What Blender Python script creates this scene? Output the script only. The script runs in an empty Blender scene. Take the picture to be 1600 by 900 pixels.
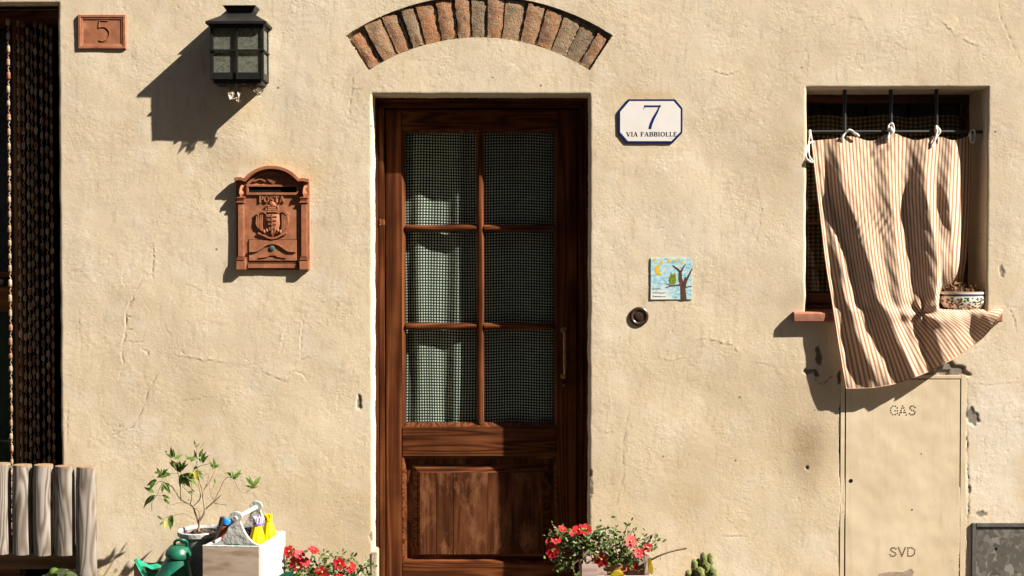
import bpy, bmesh, math, random
import numpy as np
from mathutils import Vector, Matrix, Euler
R = math.radians
random.seed(7)
RNG = np.random.default_rng(11)
SC = bpy.context.scene
COL = SC.collection
# ------------------------------------------------------------------ camera
F_PX, DIST, CAM_Z, PITCH = 1786.0, 5.0, 1.504, R(1.1)
cam = bpy.data.cameras.new('camera'); cam_o = bpy.data.objects.new('camera', cam); COL.objects.link(cam_o)
cam_o.location = (0, -DIST, CAM_Z); cam_o.rotation_euler = (R(90) - PITCH, 0, 0)
cam.sensor_width = 36; cam.lens = 36 * F_PX / 1600; cam.clip_start = .05; cam.clip_end = 500
SC.camera = cam_o
# ------------------------------------------------------------------ sun and sky
SUN = Vector((2.73, -1.0, 2.42)).normalized()
w = bpy.data.worlds.new('World'); SC.world = w; w.use_nodes = True
nt = w.node_tree; bg = nt.nodes['Background']; sky = nt.nodes.new('ShaderNodeTexSky')
sky.sky_type = 'NISHITA'; sky.sun_disc = False
sky.sun_elevation = math.asin(SUN.z); sky.sun_rotation = math.atan2(SUN.x, SUN.y)
nt.links.new(sky.outputs[0], bg.inputs[0]); bg.inputs[1].default_value = .05
sl = bpy.data.lights.new('sun', 'SUN'); sl.energy = 5.0; sl.angle = R(.5); sl.color = (1, .94, .83)
so = bpy.data.objects.new('sun', sl); COL.objects.link(so); so.location = (6, -4, 8)
so.rotation_euler = SUN.to_track_quat('Z', 'Y').to_euler()
SC.view_settings.view_transform = 'Standard'; SC.view_settings.look = 'None'
SC.view_settings.exposure = 1.56; SC.view_settings.gamma = 1
SC.cycles.max_bounces = 8; SC.cycles.transparent_max_bounces = 12
# ------------------------------------------------------------------ helpers
def P(u, v, y=0.0):
    """the point of the plane at depth y that photograph pixel (u, v) shows"""
    dx = u - 800; dy = F_PX * math.cos(PITCH) + (450 - v) * math.sin(PITCH)
    dz = (450 - v) * math.cos(PITCH) - F_PX * math.sin(PITCH)
    t = (y + DIST) / dy
    return (dx * t, y, CAM_Z + dz * t)
def X(u, y=0.0, v=450): return P(u, v, y)[0]
def Z(v, y=0.0): return P(800, v, y)[2]
S = .0028
ORG = {}
def prop(o, label=None, cat=None, group=None, kind=None):
    if label: o['label'] = label
    if cat: o['category'] = cat
    if group: o['group'] = group
    if kind: o['kind'] = kind
    return o
def thing(name, label, cat, loc=(0, 0, 0), group=None):
    o = bpy.data.objects.new(name, None); COL.objects.link(o); o.location = loc
    o.empty_display_size = .05; ORG[o.name] = Vector(loc)
    return prop(o, label, cat, group)
YMAP = None
class MB:
    def __init__(s): s.v = []; s.f = []; s.uv = None; s.M = None
    def add(s, vs, fs):
        b = len(s.v)
        s.v += [tuple(s.M @ Vector(p)) for p in vs] if s.M else [tuple(p) for p in vs]
        s.f += [tuple(i + b for i in f) for f in fs]; return s
    def box(s, x0, x1, y0, y1, z0, z1):
        return s.add([(x0,y0,z0),(x1,y0,z0),(x1,y1,z0),(x0,y1,z0),(x0,y0,z1),(x1,y0,z1),(x1,y1,z1),(x0,y1,z1)],
                     [(0,3,2,1),(4,5,6,7),(0,1,5,4),(1,2,6,5),(2,3,7,6),(3,0,4,7)])
    def prism(s, pts, y0, y1):
        n = len(pts)
        return s.add([(x,y0,z) for x,z in pts] + [(x,y1,z) for x,z in pts],
                     [tuple(range(n)), tuple(range(2*n-1,n-1,-1))] + [(i,(i+1)%n,n+(i+1)%n,n+i) for i in range(n)])
    def frustum(s, pts0, y0, pts1, y1):
        n = len(pts0)
        return s.add([(x,y0,z) for x,z in pts0] + [(x,y1,z) for x,z in pts1],
                     [tuple(range(n)), tuple(range(2*n-1,n-1,-1))] + [(i,(i+1)%n,n+(i+1)%n,n+i) for i in range(n)])
    def ribbon(s, pts, wd, y0, y1):
        """a flat stroke in the x-z plane with a width per point"""
        pts = [Vector(p) for p in pts]; n = len(pts)
        if not hasattr(wd, '__len__'): wd = [wd]*n
        L = []; Rr = []
        for i in range(n):
            d = (pts[min(i+1,n-1)] - pts[max(i-1,0)])
            if d.length < 1e-9: d = Vector((1,0))
            d.normalize(); q = Vector((-d.y, d.x)) * wd[i] / 2
            L.append(pts[i] + q); Rr.append(pts[i] - q)
        vs = []; fs = []
        for i in range(n):
            vs += [(L[i].x,y0,L[i].y),(Rr[i].x,y0,Rr[i].y),(Rr[i].x,y1,Rr[i].y),(L[i].x,y1,L[i].y)]
        for i in range(n-1):
            a = 4*i; b = a+4
            fs += [(a,b,b+1,a+1),(a+1,b+1,b+2,a+2),(a+3,a+2,b+2,b+3),(a,a+3,b+3,b)]
        fs += [(0,1,2,3),(4*n-1,4*n-2,4*n-3,4*n-4)]
        return s.add(vs, fs)
    def tube(s, pts, r, n=7, cap=True):
        pts = [Vector(p) for p in pts]; m = len(pts)
        if not hasattr(r, '__len__'): r = [r]*m
        T = [(pts[min(i+1,m-1)] - pts[max(i-1,0)]).normalized() for i in range(m)]
        a = Vector((0,0,1)) if abs(T[0].z) < .9 else Vector((1,0,0))
        N = T[0].cross(a).normalized(); vs = []; fs = []
        for i in range(m):
            N = (N - T[i]*N.dot(T[i])).normalized(); B = T[i].cross(N)
            for k in range(n):
                t = 2*math.pi*k/n; vs.append(pts[i] + (N*math.cos(t) + B*math.sin(t))*r[i])
        for i in range(m-1):
            for k in range(n):
                fs.append((i*n+k, i*n+(k+1)%n, (i+1)*n+(k+1)%n, (i+1)*n+k))
        if cap: fs += [tuple(range(n-1,-1,-1)), tuple((m-1)*n+k for k in range(n))]
        return s.add(vs, fs)
    def lathe(s, prof, n=24, c=(0,0,0), sy=1.0, axis='Z', cap=True):
        m = len(prof); vs = []; fs = []
        for r, h in prof:
            for k in range(n):
                t = 2*math.pi*k/n
                if axis == 'Z': vs.append((c[0]+r*math.cos(t), c[1]+sy*r*math.sin(t), c[2]+h))
                else: vs.append((c[0]+r*math.cos(t), c[1]-h, c[2]+r*math.sin(t)))
        for i in range(m-1):
            for k in range(n): fs.append((i*n+k, i*n+(k+1)%n, (i+1)*n+(k+1)%n, (i+1)*n+k))
        if cap: fs += [tuple(range(n-1,-1,-1)), tuple((m-1)*n+k for k in range(n))]
        return s.add(vs, fs)
    def ball(s, c, r, n=8, m=6, sc=(1,1,1)):
        pr = [(max(1e-4,math.sin(math.pi*i/m)), -math.cos(math.pi*i/m)) for i in range(m+1)]
        vs = []; fs = []
        for rr, h in pr:
            for k in range(n):
                t = 2*math.pi*k/n; vs.append((c[0]+r*sc[0]*rr*math.cos(t), c[1]+r*sc[1]*rr*math.sin(t), c[2]+r*sc[2]*h))
        for i in range(m):
            for k in range(n): fs.append((i*n+k, i*n+(k+1)%n, (i+1)*n+(k+1)%n, (i+1)*n+k))
        return s.add(vs, fs)
    def grid(s, fn, nu, nv):
        vs = []; uv = []; fs = []
        for j in range(nv+1):
            for i in range(nu+1):
                a, b = i/nu, j/nv; vs.append(fn(a, b)); uv.append((a, b))
        for j in range(nv):
            for i in range(nu):
                q = j*(nu+1)+i; fs.append((q, q+nu+1, q+nu+2, q+1))
        if s.uv is None: s.uv = []
        s.uv += uv
        return s.add(vs, fs)
    def build(s, name, mat, parent=None, bevel=0, smooth=None, loc=None, seg=2, fix=True, nudge=0):
        me = bpy.data.meshes.new(name)
        org = ORG[parent.name] if parent else Vector(loc or (0,0,0))
        vs = [(a-org.x, b-org.y, c-org.z) for a,b,c in s.v]
        if YMAP: vs = [(a, YMAP(b+org.y)-org.y, c) for a,b,c in vs]
        if nudge:
            rr = random.Random(len(vs)+int(abs(vs[0][0])*1e4)); vs = [tuple(q+rr.uniform(-nudge,nudge) for q in p) for p in vs]
        me.from_pydata(vs, [], s.f)
        if s.uv:
            lay = me.uv_layers.new(name='UVMap'); li = np.zeros(len(me.loops), dtype=np.int32); me.loops.foreach_get('vertex_index', li)
            lay.data.foreach_set('uv', np.array(s.uv, dtype=np.float32)[li].ravel())
        if bevel or fix:
            bm = bmesh.new(); bm.from_mesh(me)
            if fix: bmesh.ops.recalc_face_normals(bm, faces=bm.faces)
            if bevel:
                es = [e for e in bm.edges if len(e.link_faces)==2 and e.calc_face_angle(0) > R(30)]
                bmesh.ops.bevel(bm, geom=es, offset=bevel, segments=seg, affect='EDGES', clamp_overlap=True)
            bm.to_mesh(me); bm.free()
        if smooth or bevel:
            me.shade_smooth(); me.set_sharp_from_angle(angle=R(smooth or 35))
        me.materials.append(mat)
        o = bpy.data.objects.new(name, me); COL.objects.link(o)
        if parent: o.parent = parent
        else: o.location = org
        ORG[o.name] = org
        return o
def catmull(P0, n):
    P0 = [np.array(p, float) for p in P0]; out = []
    for i in range(len(P0)-1):
        a, b, c, d = P0[max(i-1,0)], P0[i], P0[i+1], P0[min(i+2,len(P0)-1)]
        for k in range(n):
            t = k/n; out.append(.5*(2*b+(c-a)*t+(2*a-5*b+4*c-d)*t*t+(3*b-a-3*c+d)*t**3))
    out.append(P0[-1]); return out
# ------------------------------------------------------------------ materials
class N:
    def __init__(s, name):
        s.m = bpy.data.materials.new(name); s.m.use_nodes = True; s.t = s.m.node_tree
        s.b = s.t.nodes['Principled BSDF']
    def n(s, typ, **kw):
        q = s.t.nodes.new('ShaderNode'+typ)
        for k, v in kw.items():
            if k.startswith('i_'):
                key = k[2:]; q.inputs[int(key) if key.isdigit() else key.replace('_',' ')].default_value = v
            else: setattr(q, k, v)
        return q
    def l(s, a, b): s.t.links.new(a, b)
    def coord(s, scale=(1,1,1), kind='Object', rand=True):
        tc = s.n('TexCoord'); mp = s.n('Mapping'); mp.inputs['Scale'].default_value = scale
        s.l(tc.outputs[kind], mp.inputs[0])
        if rand:
            oi = s.n('ObjectInfo'); mu = s.n('Math', operation='MULTIPLY', i_1=17.3); s.l(oi.outputs['Random'], mu.inputs[0])
            s.l(mu.outputs[0], mp.inputs['Location'])
        return mp.outputs[0]
    def noise(s, co, scale, detail=4, rough=.6, dist=0):
        q = s.n('TexNoise'); q.inputs['Scale'].default_value = scale; q.inputs['Detail'].default_value = detail
        q.inputs['Roughness'].default_value = rough; q.inputs['Distortion'].default_value = dist
        s.l(co, q.inputs['Vector']); return q.outputs['Fac']
    def ramp(s, fac, stops):
        q = s.n('ValToRGB'); e = q.color_ramp.elements
        while len(e) < len(stops): e.new(.5)
        for k, (p, c) in enumerate(stops):
            e[k].position = p; e[k].color = (*c, 1) if len(c)==3 else c
        s.l(fac, q.inputs[0]); return q.outputs[0]
    def mix(s, fac, a, b, mode='MIX'):
        q = s.n('Mix', data_type='RGBA', blend_type=mode)
        for sock, val in ((q.inputs[0], fac), (q.inputs[6], a), (q.inputs[7], b)):
            if hasattr(val, 'links'): s.l(val, sock)
            elif hasattr(val, '__len__'): sock.default_value = (*val, 1)
            else: sock.default_value = val
        return q.outputs[2]
    def bump(s, h, strength=.3, dist=.002, prev=None):
        q = s.n('Bump'); q.inputs['Strength'].default_value = strength; q.inputs['Distance'].default_value = dist
        s.l(h, q.inputs['Height'])
        if prev: s.l(prev, q.inputs['Normal'])
        return q.outputs[0]
    def fin(s, col=None, rough=.6, nor=None, metal=0, spec=.4):
        if col is not None:
            if hasattr(col, 'links'): s.l(col, s.b.inputs['Base Color'])
            else: s.b.inputs['Base Color'].default_value = (*col, 1)
        if hasattr(rough, 'links'): s.l(rough, s.b.inputs['Roughness'])
        else: s.b.inputs['Roughness'].default_value = rough
        s.b.inputs['Metallic'].default_value = metal; s.b.inputs['Specular IOR Level'].default_value = spec
        if nor: s.l(nor, s.b.inputs['Normal'])
        return s.m
def M(name, c, c2=None, rough=.6, scale=25, bs=120, bump=.25, bd=.0015, metal=0, spec=.35, trans=0, c3=None):
    m = N(name); co = m.coord()
    c2 = c2 or tuple(x*.72 for x in c)
    f = m.noise(co, scale, 6)
    stops = [(.32, c2), (.62, c)] + ([(.72, c3)] if c3 else [])
    col = m.ramp(f, stops)
    nor = m.bump(m.noise(co, bs, 3), bump, bd) if bump else None
    mm = m.fin(col, rough, nor, metal, spec)
    if trans: add_translucent(m, col, trans)
    return mm
def add_translucent(m, col, fac):
    out = m.t.nodes['Material Output']; tr = m.n('BsdfTranslucent'); mx = m.n('MixShader'); mx.inputs[0].default_value = fac
    if hasattr(col, 'links'): m.l(col, tr.inputs[0])
    else: tr.inputs[0].default_value = (*col, 1)
    m.l(m.b.outputs[0], mx.inputs[1]); m.l(tr.outputs[0], mx.inputs[2]); m.l(mx.outputs[0], out.inputs[0])
def wood(name, c1, c2, c3=None, axis='Z', fine=60, rough=.5, bump=.35, spec=.3, ring=9, dist=5, bd=.0012, worn=None):
    m = N(name); st = .06
    sc = {'Z': (1,1,st), 'X': (st,1,1), 'Y': (1,st,1)}[axis]
    co = m.coord(sc)
    wv = m.n('TexWave', wave_type='BANDS', bands_direction='DIAGONAL'); wv.inputs['Scale'].default_value = ring
    wv.inputs['Distortion'].default_value = dist; wv.inputs['Detail'].default_value = 4; wv.inputs['Detail Scale'].default_value = 2.2
    m.l(co, wv.inputs['Vector'])
    f2 = m.noise(co, fine, 6, .7)
    ma = m.n('Math', operation='MULTIPLY_ADD', i_1=.45); m.l(wv.outputs['Fac'], ma.inputs[0])
    mb = m.n('Math', operation='MULTIPLY', i_1=.6); m.l(f2, mb.inputs[0]); m.l(mb.outputs[0], ma.inputs[2])
    col = m.ramp(ma.outputs[0], [(.2, c2), (.75, c1)] if not c3 else [(.2, c2), (.5, c1), (.8, c3)])
    if worn:
        pm = m.ramp(m.noise(m.coord((1,1,.35)), 14, 8, .75), [(.52, (0,0,0)), (.66, (1,1,1))])
        col = m.mix(pm, col, worn)
    return m.fin(col, rough, m.bump(ma.outputs[0], bump, bd), 0, spec)
def grain(name, c1, c2, c3=None, axis='Z', scale=9, bands=11, st=.16, rough=.6, spec=.3, bump=.4, bd=.0012, worn=None, fine=60, wb=.62):
    m = N(name); sc = {'Z': (1,1,st), 'X': (st,1,1), 'Y': (1,st,1)}[axis]; co = m.coord(sc)
    f = m.noise(co, scale, 2.2, .45, .25); k = m.n('Math', operation='MULTIPLY', i_1=bands*6.283); m.l(f, k.inputs[0])
    si = m.n('Math', operation='SINE'); m.l(k.outputs[0], si.inputs[0]); h = m.n('Math', operation='MULTIPLY_ADD', i_1=.5, i_2=.5); m.l(si.outputs[0], h.inputs[0])
    ff = m.noise(m.coord(tuple(a*(.35 if a<1 else 1) for a in sc)), fine, 6, .7)
    a = m.n('Math', operation='MULTIPLY', i_1=wb); m.l(h.outputs[0], a.inputs[0]); b = m.n('Math', operation='MULTIPLY_ADD', i_1=1.17-wb); m.l(ff, b.inputs[0]); m.l(a.outputs[0], b.inputs[2])
    col = m.ramp(b.outputs[0], [(.22,c2),(.62,c1)] if not c3 else [(.22,c2),(.50,c1),(.85,c3)])
    col = m.mix(m.ramp(m.noise(m.coord((1,1,1)), 3.2, 3), [(.35,(.5,.5,.5)),(.6,(0,0,0))]), col, c2)
    if worn:
        pm = m.ramp(m.noise(m.coord((1,1,.35)), 14, 8, .75), [(.50,(0,0,0)),(.64,(1,1,1))]); col = m.mix(pm, col, worn)
    return m.fin(col, rough, m.bump(b.outputs[0], bump, bd), 0, spec)
TERRA = (.345, .132, .062)
m_terra = M('terracotta', TERRA, (.22,.075,.034), rough=.75, scale=24, bs=300, bump=.3, bd=.0008, c3=(.40,.19,.11))
m_dwood = grain('dark_stained_wood', (.080,.023,.008), (.012,.0035,.0016), (.165,.056,.020), scale=7, bands=14, st=.05, rough=.5, spec=.07, wb=.34, fine=110)
m_dwood_h = grain('dark_stained_wood_across', (.080,.023,.008), (.012,.0035,.0016), (.165,.056,.020), axis='X', scale=9, bands=15, st=.075, rough=.5, spec=.07, wb=.38, fine=110)
m_plank = grain('worn_panel_wood', (.074,.023,.009), (.016,.005,.0025), (.12,.042,.016), scale=8, bands=11, st=.05, wb=.34, fine=100, rough=.55, spec=.07, worn=(.17,.070,.032))
m_black = M('black_iron', (.013,.0125,.012), (.007,.007,.007), rough=.45, bs=220, bump=.2, bd=.0006, spec=.5)
m_logw = grain('weathered_log', (.195,.155,.122), (.085,.064,.050), (.27,.24,.215), scale=10, bands=16, st=.15, rough=.8, bump=.6, fine=40)
m_logend = M('log_top', (.27,.175,.10), (.17,.105,.06), rough=.85, scale=60)
m_rail = wood('rail_wood', (.22,.12,.055), (.10,.05,.022), axis='X', fine=40, rough=.7)
m_green = M('green_enamel', (.008,.10,.056), (.006,.060,.036), rough=.36, scale=30, bs=60, bump=.25, bd=.0015, spec=.45, c3=(.035,.15,.10))
m_greenpl = M('green_plastic_sheet', (.02,.42,.24), (.012,.28,.16), rough=.35, scale=30, bs=60, bump=.5, bd=.003, trans=.25)
m_white = M('white_paint', (.42,.41,.39), (.33,.315,.295), rough=.65, scale=16, bs=30, bump=.8, bd=.008)
m_boxface = grain('thinly_painted_board', (.38,.285,.21), (.27,.185,.125), (.48,.39,.31), axis='X', scale=26, bands=2.2, st=.22, rough=.75)
m_soil = M('bark_soil', (.10,.055,.03), (.022,.014,.009), rough=.95, scale=60, bs=70, bump=1, bd=.01, c3=(.30,.17,.09))
m_leaf = M('glossy_leaf', (.13,.205,.035), (.06,.115,.018), rough=.4, scale=22, bs=90, bump=.2, bd=.001, trans=.35, c3=(.19,.25,.055))
m_leafy = M('yellow_leaf', (.55,.48,.05), (.40,.38,.03), rough=.5, trans=.3)
m_twig = M('grey_twig', (.25,.18,.115), (.13,.09,.055), rough=.85, scale=60, bs=150, bump=.5)
m_redp = M('red_petal', (.46,.008,.014), (.30,.004,.008), rough=.55, scale=60, bump=.2, trans=.25, c3=(.62,.035,.03))
m_pink = M('coral_petal', (.50,.012,.028), (.36,.006,.016), rough=.55, scale=60, bump=.2, trans=.3)
m_yel = M('flower_centre', (.62,.26,.02), (.5,.12,.015), rough=.7, bump=0)
m_small = M('succulent_leaf', (.105,.145,.035), (.040,.072,.015), rough=.45, scale=30, bump=.15, trans=.2, c3=(.22,.20,.065))
m_stem = M('reddish_stem', (.24,.11,.07), (.12,.075,.035), rough=.6, scale=40, bump=.2)
m_cactus = M('cactus_skin', (.135,.145,.034), (.060,.075,.018), rough=.7, scale=50, bs=70, bump=.9, bd=.006, c3=(.26,.21,.09))
m_spine = M('cactus_spine', (.5,.45,.32), rough=.6, bump=0)
m_dark = M('dark_void', (.012,.012,.012), rough=.9, bump=0, spec=.05)
m_white_s = M('white_cotton', (.78,.75,.70), (.66,.62,.57), rough=.85, scale=60, bs=300, bump=.3, trans=.2)
def plaster():
    m = N('cream_plaster'); co = m.coord(rand=False)
    at = m.n('VertexColor'); at.layer_name = 'wear'; sp = m.n('SeparateColor'); m.l(at.outputs[0], sp.inputs[0])
    a2 = m.n('VertexColor'); a2.layer_name = 'tint'; s2 = m.n('SeparateColor'); m.l(a2.outputs[0], s2.inputs[0])
    big = m.noise(co, 1.6, 5, .6); mid = m.noise(co, 9, 6, .65); fine = m.noise(co, 70, 5, .7)
    c = m.ramp(big, [(.34, (.54,.432,.298)), (.5, (.597,.490,.350)), (.66, (.615,.53,.402))])
    c = m.mix(m.ramp(mid, [(.40,(0,0,0)),(.72,(.45,.45,.45))]), c, (.60,.49,.36))
    c = m.mix(m.ramp(fine, [(.30,(.32,.32,.32)),(.46,(0,0,0))]), c, (.47,.345,.20))
    st = m.noise(m.coord((1,1,.12), rand=False), 7, 6, .65)
    c = m.mix(m.ramp(st, [(.56,(0,0,0)),(.78,(.32,.32,.32))]), c, (.44,.345,.225))
    brk = m.noise(co, 26, 6, .7)
    def layer(fac, col, c, amt=.55):
        mm = m.n('Math', operation='MULTIPLY_ADD', i_1=1.0); m.l(fac, mm.inputs[0])
        k = m.n('Math', operation='MULTIPLY_ADD', i_1=amt, i_2=-amt*.5); m.l(brk, k.inputs[0])
        gate = m.n('Math', operation='MULTIPLY'); m.l(k.outputs[0], gate.inputs[0]); m.l(fac, gate.inputs[1])
        m.l(gate.outputs[0], mm.inputs[2]); mm.use_clamp = True
        return m.mix(mm.outputs[0], c, col)
    c = layer(s2.outputs[1], (.68,.60,.50), c, 1.2)      # pale repair
    c = layer(s2.outputs[2], (.50,.33,.13), c)           # ochre runs
    c = layer(sp.outputs[0], (.26,.18,.10), c)           # grime
    c = layer(sp.outputs[1], (.21,.18,.15), c, .3)       # bare render
    c = layer(sp.outputs[2], (.055,.042,.030), c, 0)     # crack dirt
    pit = m.n('TexVoronoi', feature='F1'); pit.inputs['Scale'].default_value = 7; m.l(co, pit.inputs['Vector'])
    c = m.mix(m.ramp(pit.outputs['Distance'], [(.028,(.8,.8,.8)),(.045,(0,0,0))]), c, (.12,.08,.05))
    b = m.bump(m.noise(co, 300, 5, .65), .75, .0013)
    b = m.bump(m.noise(co, 95, 5, .7), .42, .0016, b)
    return m.fin(c, .9, b, 0, .12)
m_plaster = plaster()
def brickmat():
    m = N('old_brick'); co = m.coord(); oi = m.n('ObjectInfo')
    base = m.ramp(oi.outputs['Random'], [(0,(.36,.165,.08)),(.25,(.21,.15,.10)),(.45,(.38,.165,.075)),(.6,(.23,.165,.11)),(.8,(.34,.215,.125)),(1,(.37,.15,.07))])
    f = m.noise(co, 24, 7, .75)
    c = m.mix(m.ramp(f, [(.48,(0,0,0)),(.66,(.85,.85,.85))]), base, (.34,.27,.185))
    c = m.mix(m.ramp(m.noise(co, 15, 6, .7), [(.52,(0,0,0)),(.66,(.75,.75,.75))]), c, (.11,.085,.065))
    c = m.mix(m.ramp(m.noise(co, 170, 4, .7), [(.36,(.6,.6,.6)),(.50,(0,0,0))]), c, (.10,.075,.05)); b = m.bump(m.noise(co, 150, 5, .75), 1.0, .006); b = m.bump(m.noise(co, 45, 5, .7), .9, .009, b)
    return m.fin(c, .95, b, 0, .1)
m_brick = brickmat()
m_mortar = M('lime_mortar', (.44,.37,.27), (.28,.225,.16), rough=.95, scale=40, bs=150, bump=.9, bd=.004, spec=.1)
def glass(name, tint=(1,1,1), rough=0.0, bump=0, extra=0, body=None):
    m = N(name); out = m.t.nodes['Material Output']; m.t.nodes.remove(m.b)
    fr = m.n('Fresnel'); fr.inputs[0].default_value = 1.45
    tr = m.n('BsdfTransparent'); tr.inputs[0].default_value = (*tint, 1)
    gl = m.n('BsdfGlossy'); gl.inputs['Roughness'].default_value = rough
    mx = m.n('MixShader'); ge = m.n('NewGeometry'); ib = m.n('Math', operation='SUBTRACT', i_0=1.0); m.l(ge.outputs['Backfacing'], ib.inputs[1]); ff = m.n('Math', operation='MULTIPLY'); m.l(fr.outputs[0], ff.inputs[0]); m.l(ib.outputs[0], ff.inputs[1]); m.l(ff.outputs[0], mx.inputs[0]); m.l(tr.outputs[0], mx.inputs[1]); m.l(gl.outputs[0], mx.inputs[2])
    if bump:
        b = m.bump(m.noise(m.coord(), bump, 2, .5, .6), .8, .006); m.l(b, gl.inputs['Normal']); m.l(b, fr.inputs['Normal'])
    last = mx.outputs[0]
    if body:
        df = m.n('BsdfDiffuse'); tl = m.n('BsdfTranslucent'); df.inputs[0].default_value = (*body,1); tl.inputs[0].default_value = (*body,1)
        f = m.ramp(m.noise(m.coord((1,1,1.6)), 34, 3, .5, 1.6), [(.35,(.45,.45,.45)),(.65,(.95,.95,.95))])
        ad = m.n('MixShader', i_0=.5); m.l(df.outputs[0], ad.inputs[1]); m.l(tl.outputs[0], ad.inputs[2])
        m2 = m.n('MixShader'); q = m.n('Math', operation='MULTIPLY', i_1=extra); m.l(f, q.inputs[0]); m.l(q.outputs[0], m2.inputs[0])
        m.l(last, m2.inputs[1]); m.l(ad.outputs[0], m2.inputs[2]); last = m2.outputs[0]
    m.l(last, out.inputs[0]); return m.m
m_glass = glass('window_glass', (.93,.95,.94), .015)
m_lglass = glass('rippled_lantern_glass', (.66,.70,.60), .10, 45, .80, (.34,.34,.285))
def gingham(name, lo, mid, hi, nu, nv, trans=.15):
    m = N(name); tc = m.n('TexCoord'); sp = m.n('SeparateXYZ'); m.l(tc.outputs['UV'], sp.inputs[0])
    def sq(o, k):
        a = m.n('Math', operation='MULTIPLY', i_1=k); m.l(o, a.inputs[0]); b = m.n('Math', operation='FRACT'); m.l(a.outputs[0], b.inputs[0])
        c = m.n('Math', operation='GREATER_THAN', i_1=.5); m.l(b.outputs[0], c.inputs[0]); return c.outputs[0]
    a, b = sq(sp.outputs[0], nu), sq(sp.outputs[1], nv)
    s = m.n('Math', operation='ADD'); m.l(a, s.inputs[0]); m.l(b, s.inputs[1]); h = m.n('Math', operation='MULTIPLY', i_1=.5); m.l(s.outputs[0], h.inputs[0])
    q = m.n('ValToRGB'); q.color_ramp.interpolation = 'CONSTANT'; e = q.color_ramp.elements
    e.new(.5); e[0].position = 0; e[0].color = (*lo,1); e[1].position = .3; e[1].color = (*mid,1); e[2].position = .8; e[2].color = (*hi,1)
    m.l(h.outputs[0], q.inputs[0])
    m.fin(q.outputs[0], .9, None, 0, .1); add_translucent(m, q.outputs[0], trans); return m.m
def striped(name, n):
    m = N(name); tc = m.n('TexCoord'); sp = m.n('SeparateXYZ'); m.l(tc.outputs['UV'], sp.inputs[0])
    a = m.n('Math', operation='MULTIPLY', i_1=n); m.l(sp.outputs[0], a.inputs[0]); b = m.n('Math', operation='FRACT'); m.l(a.outputs[0], b.inputs[0])
    c = m.ramp(b.outputs[0], [(.0,(.70,.53,.39)),(.06,(.78,.63,.49)),(.50,(.78,.63,.49)),(.57,(.44,.215,.11)),(.93,(.44,.215,.11)),(1.0,(.70,.53,.39))])
    co = m.coord(rand=False); c = m.mix(.5, c, m.ramp(m.noise(co, 60, 4), [(.3,(.86,.86,.86)),(.7,(1,1,1))]), 'MULTIPLY')
    b1 = m.bump(m.noise(co, 55, 4, .6, .5), .30, .004); b2 = m.bump(m.noise(co, 900, 2), .25, .0008, b1)
    m.fin(c, .9, b2, 0, .1); add_translucent(m, c, .30); return m.m
def beadmat():
    m = N('coloured_wood_beads'); tc = m.n('TexCoord'); sp = m.n('SeparateXYZ'); m.l(tc.outputs['Object'], sp.inputs[0])
    oi = m.n('ObjectInfo'); a = m.n('Math', operation='MULTIPLY_ADD', i_1=24.4); m.l(sp.outputs[2], a.inputs[0])
    k = m.n('Math', operation='MULTIPLY', i_1=571.0); m.l(oi.outputs['Random'], k.inputs[0]); m.l(k.outputs[0], a.inputs[2])
    fl = m.n('Math', operation='FLOOR'); m.l(a.outputs[0], fl.inputs[0]); wn = m.n('TexWhiteNoise', noise_dimensions='1D'); m.l(fl.outputs[0], wn.inputs['W'])
    c = m.ramp(wn.outputs['Value'], [(0,(.22,.14,.085)),(.3,(.33,.245,.16)),(.5,(.16,.075,.04)),(.7,(.38,.30,.21)),(.85,(.24,.08,.038)),(1,(.28,.20,.13))])
    return m.fin(c, .55, m.bump(m.noise(m.coord(), 120), .4, .002), 0, .3)
m_bead = beadmat()

# ================================================================== GROUND
m_asph = M('asphalt', (.06,.058,.055), (.04,.039,.037), rough=.95, scale=50, bs=200, bump=.8, bd=.004)
m_pave = M('dark_paving', (.085,.075,.065), (.06,.053,.047), rough=.9, scale=12, bs=120, bump=.6, bd=.003)
prop(MB().box(-90,90,-90,60,-.5,-.13).build('ground', m_asph), kind='structure')
pv = MB()
pv.box(-20,20,-1.9,.002,-.3,0); prop(pv.build('pavement', m_pave, bevel=.01), kind='structure')
# plain house added out of view to block low sky and deepen shadows
sky_blocker = thing('house','unseen ochre house added across the lane to block low sky and deepen shadows','house',(0,-6.6,-.13))
m_opp = M('blocker_render', (.20,.14,.09), (.16,.115,.07), rough=.95, scale=3, bump=.2)
ob = MB(); ob.box(-16,13,-15,-6.6,-.14,11); ob.build('wall', m_opp, sky_blocker)
ob = MB(); ob.box(-16.4,13.4,-15.4,-6.2,11,11.2); ob.build('roof', m_terra, sky_blocker)
m_sht = M('blocker_green', (.03,.07,.045), rough=.6, bump=0)
for xx in (-11,-6.5,-2,2.5,7):
    for z0_ in (.9,4.2): 
        sh_ = MB().box(xx,xx+1.0,-6.61,-6.55,z0_,z0_+1.5).build('blocker_shutter', m_sht, sky_blocker)

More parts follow.
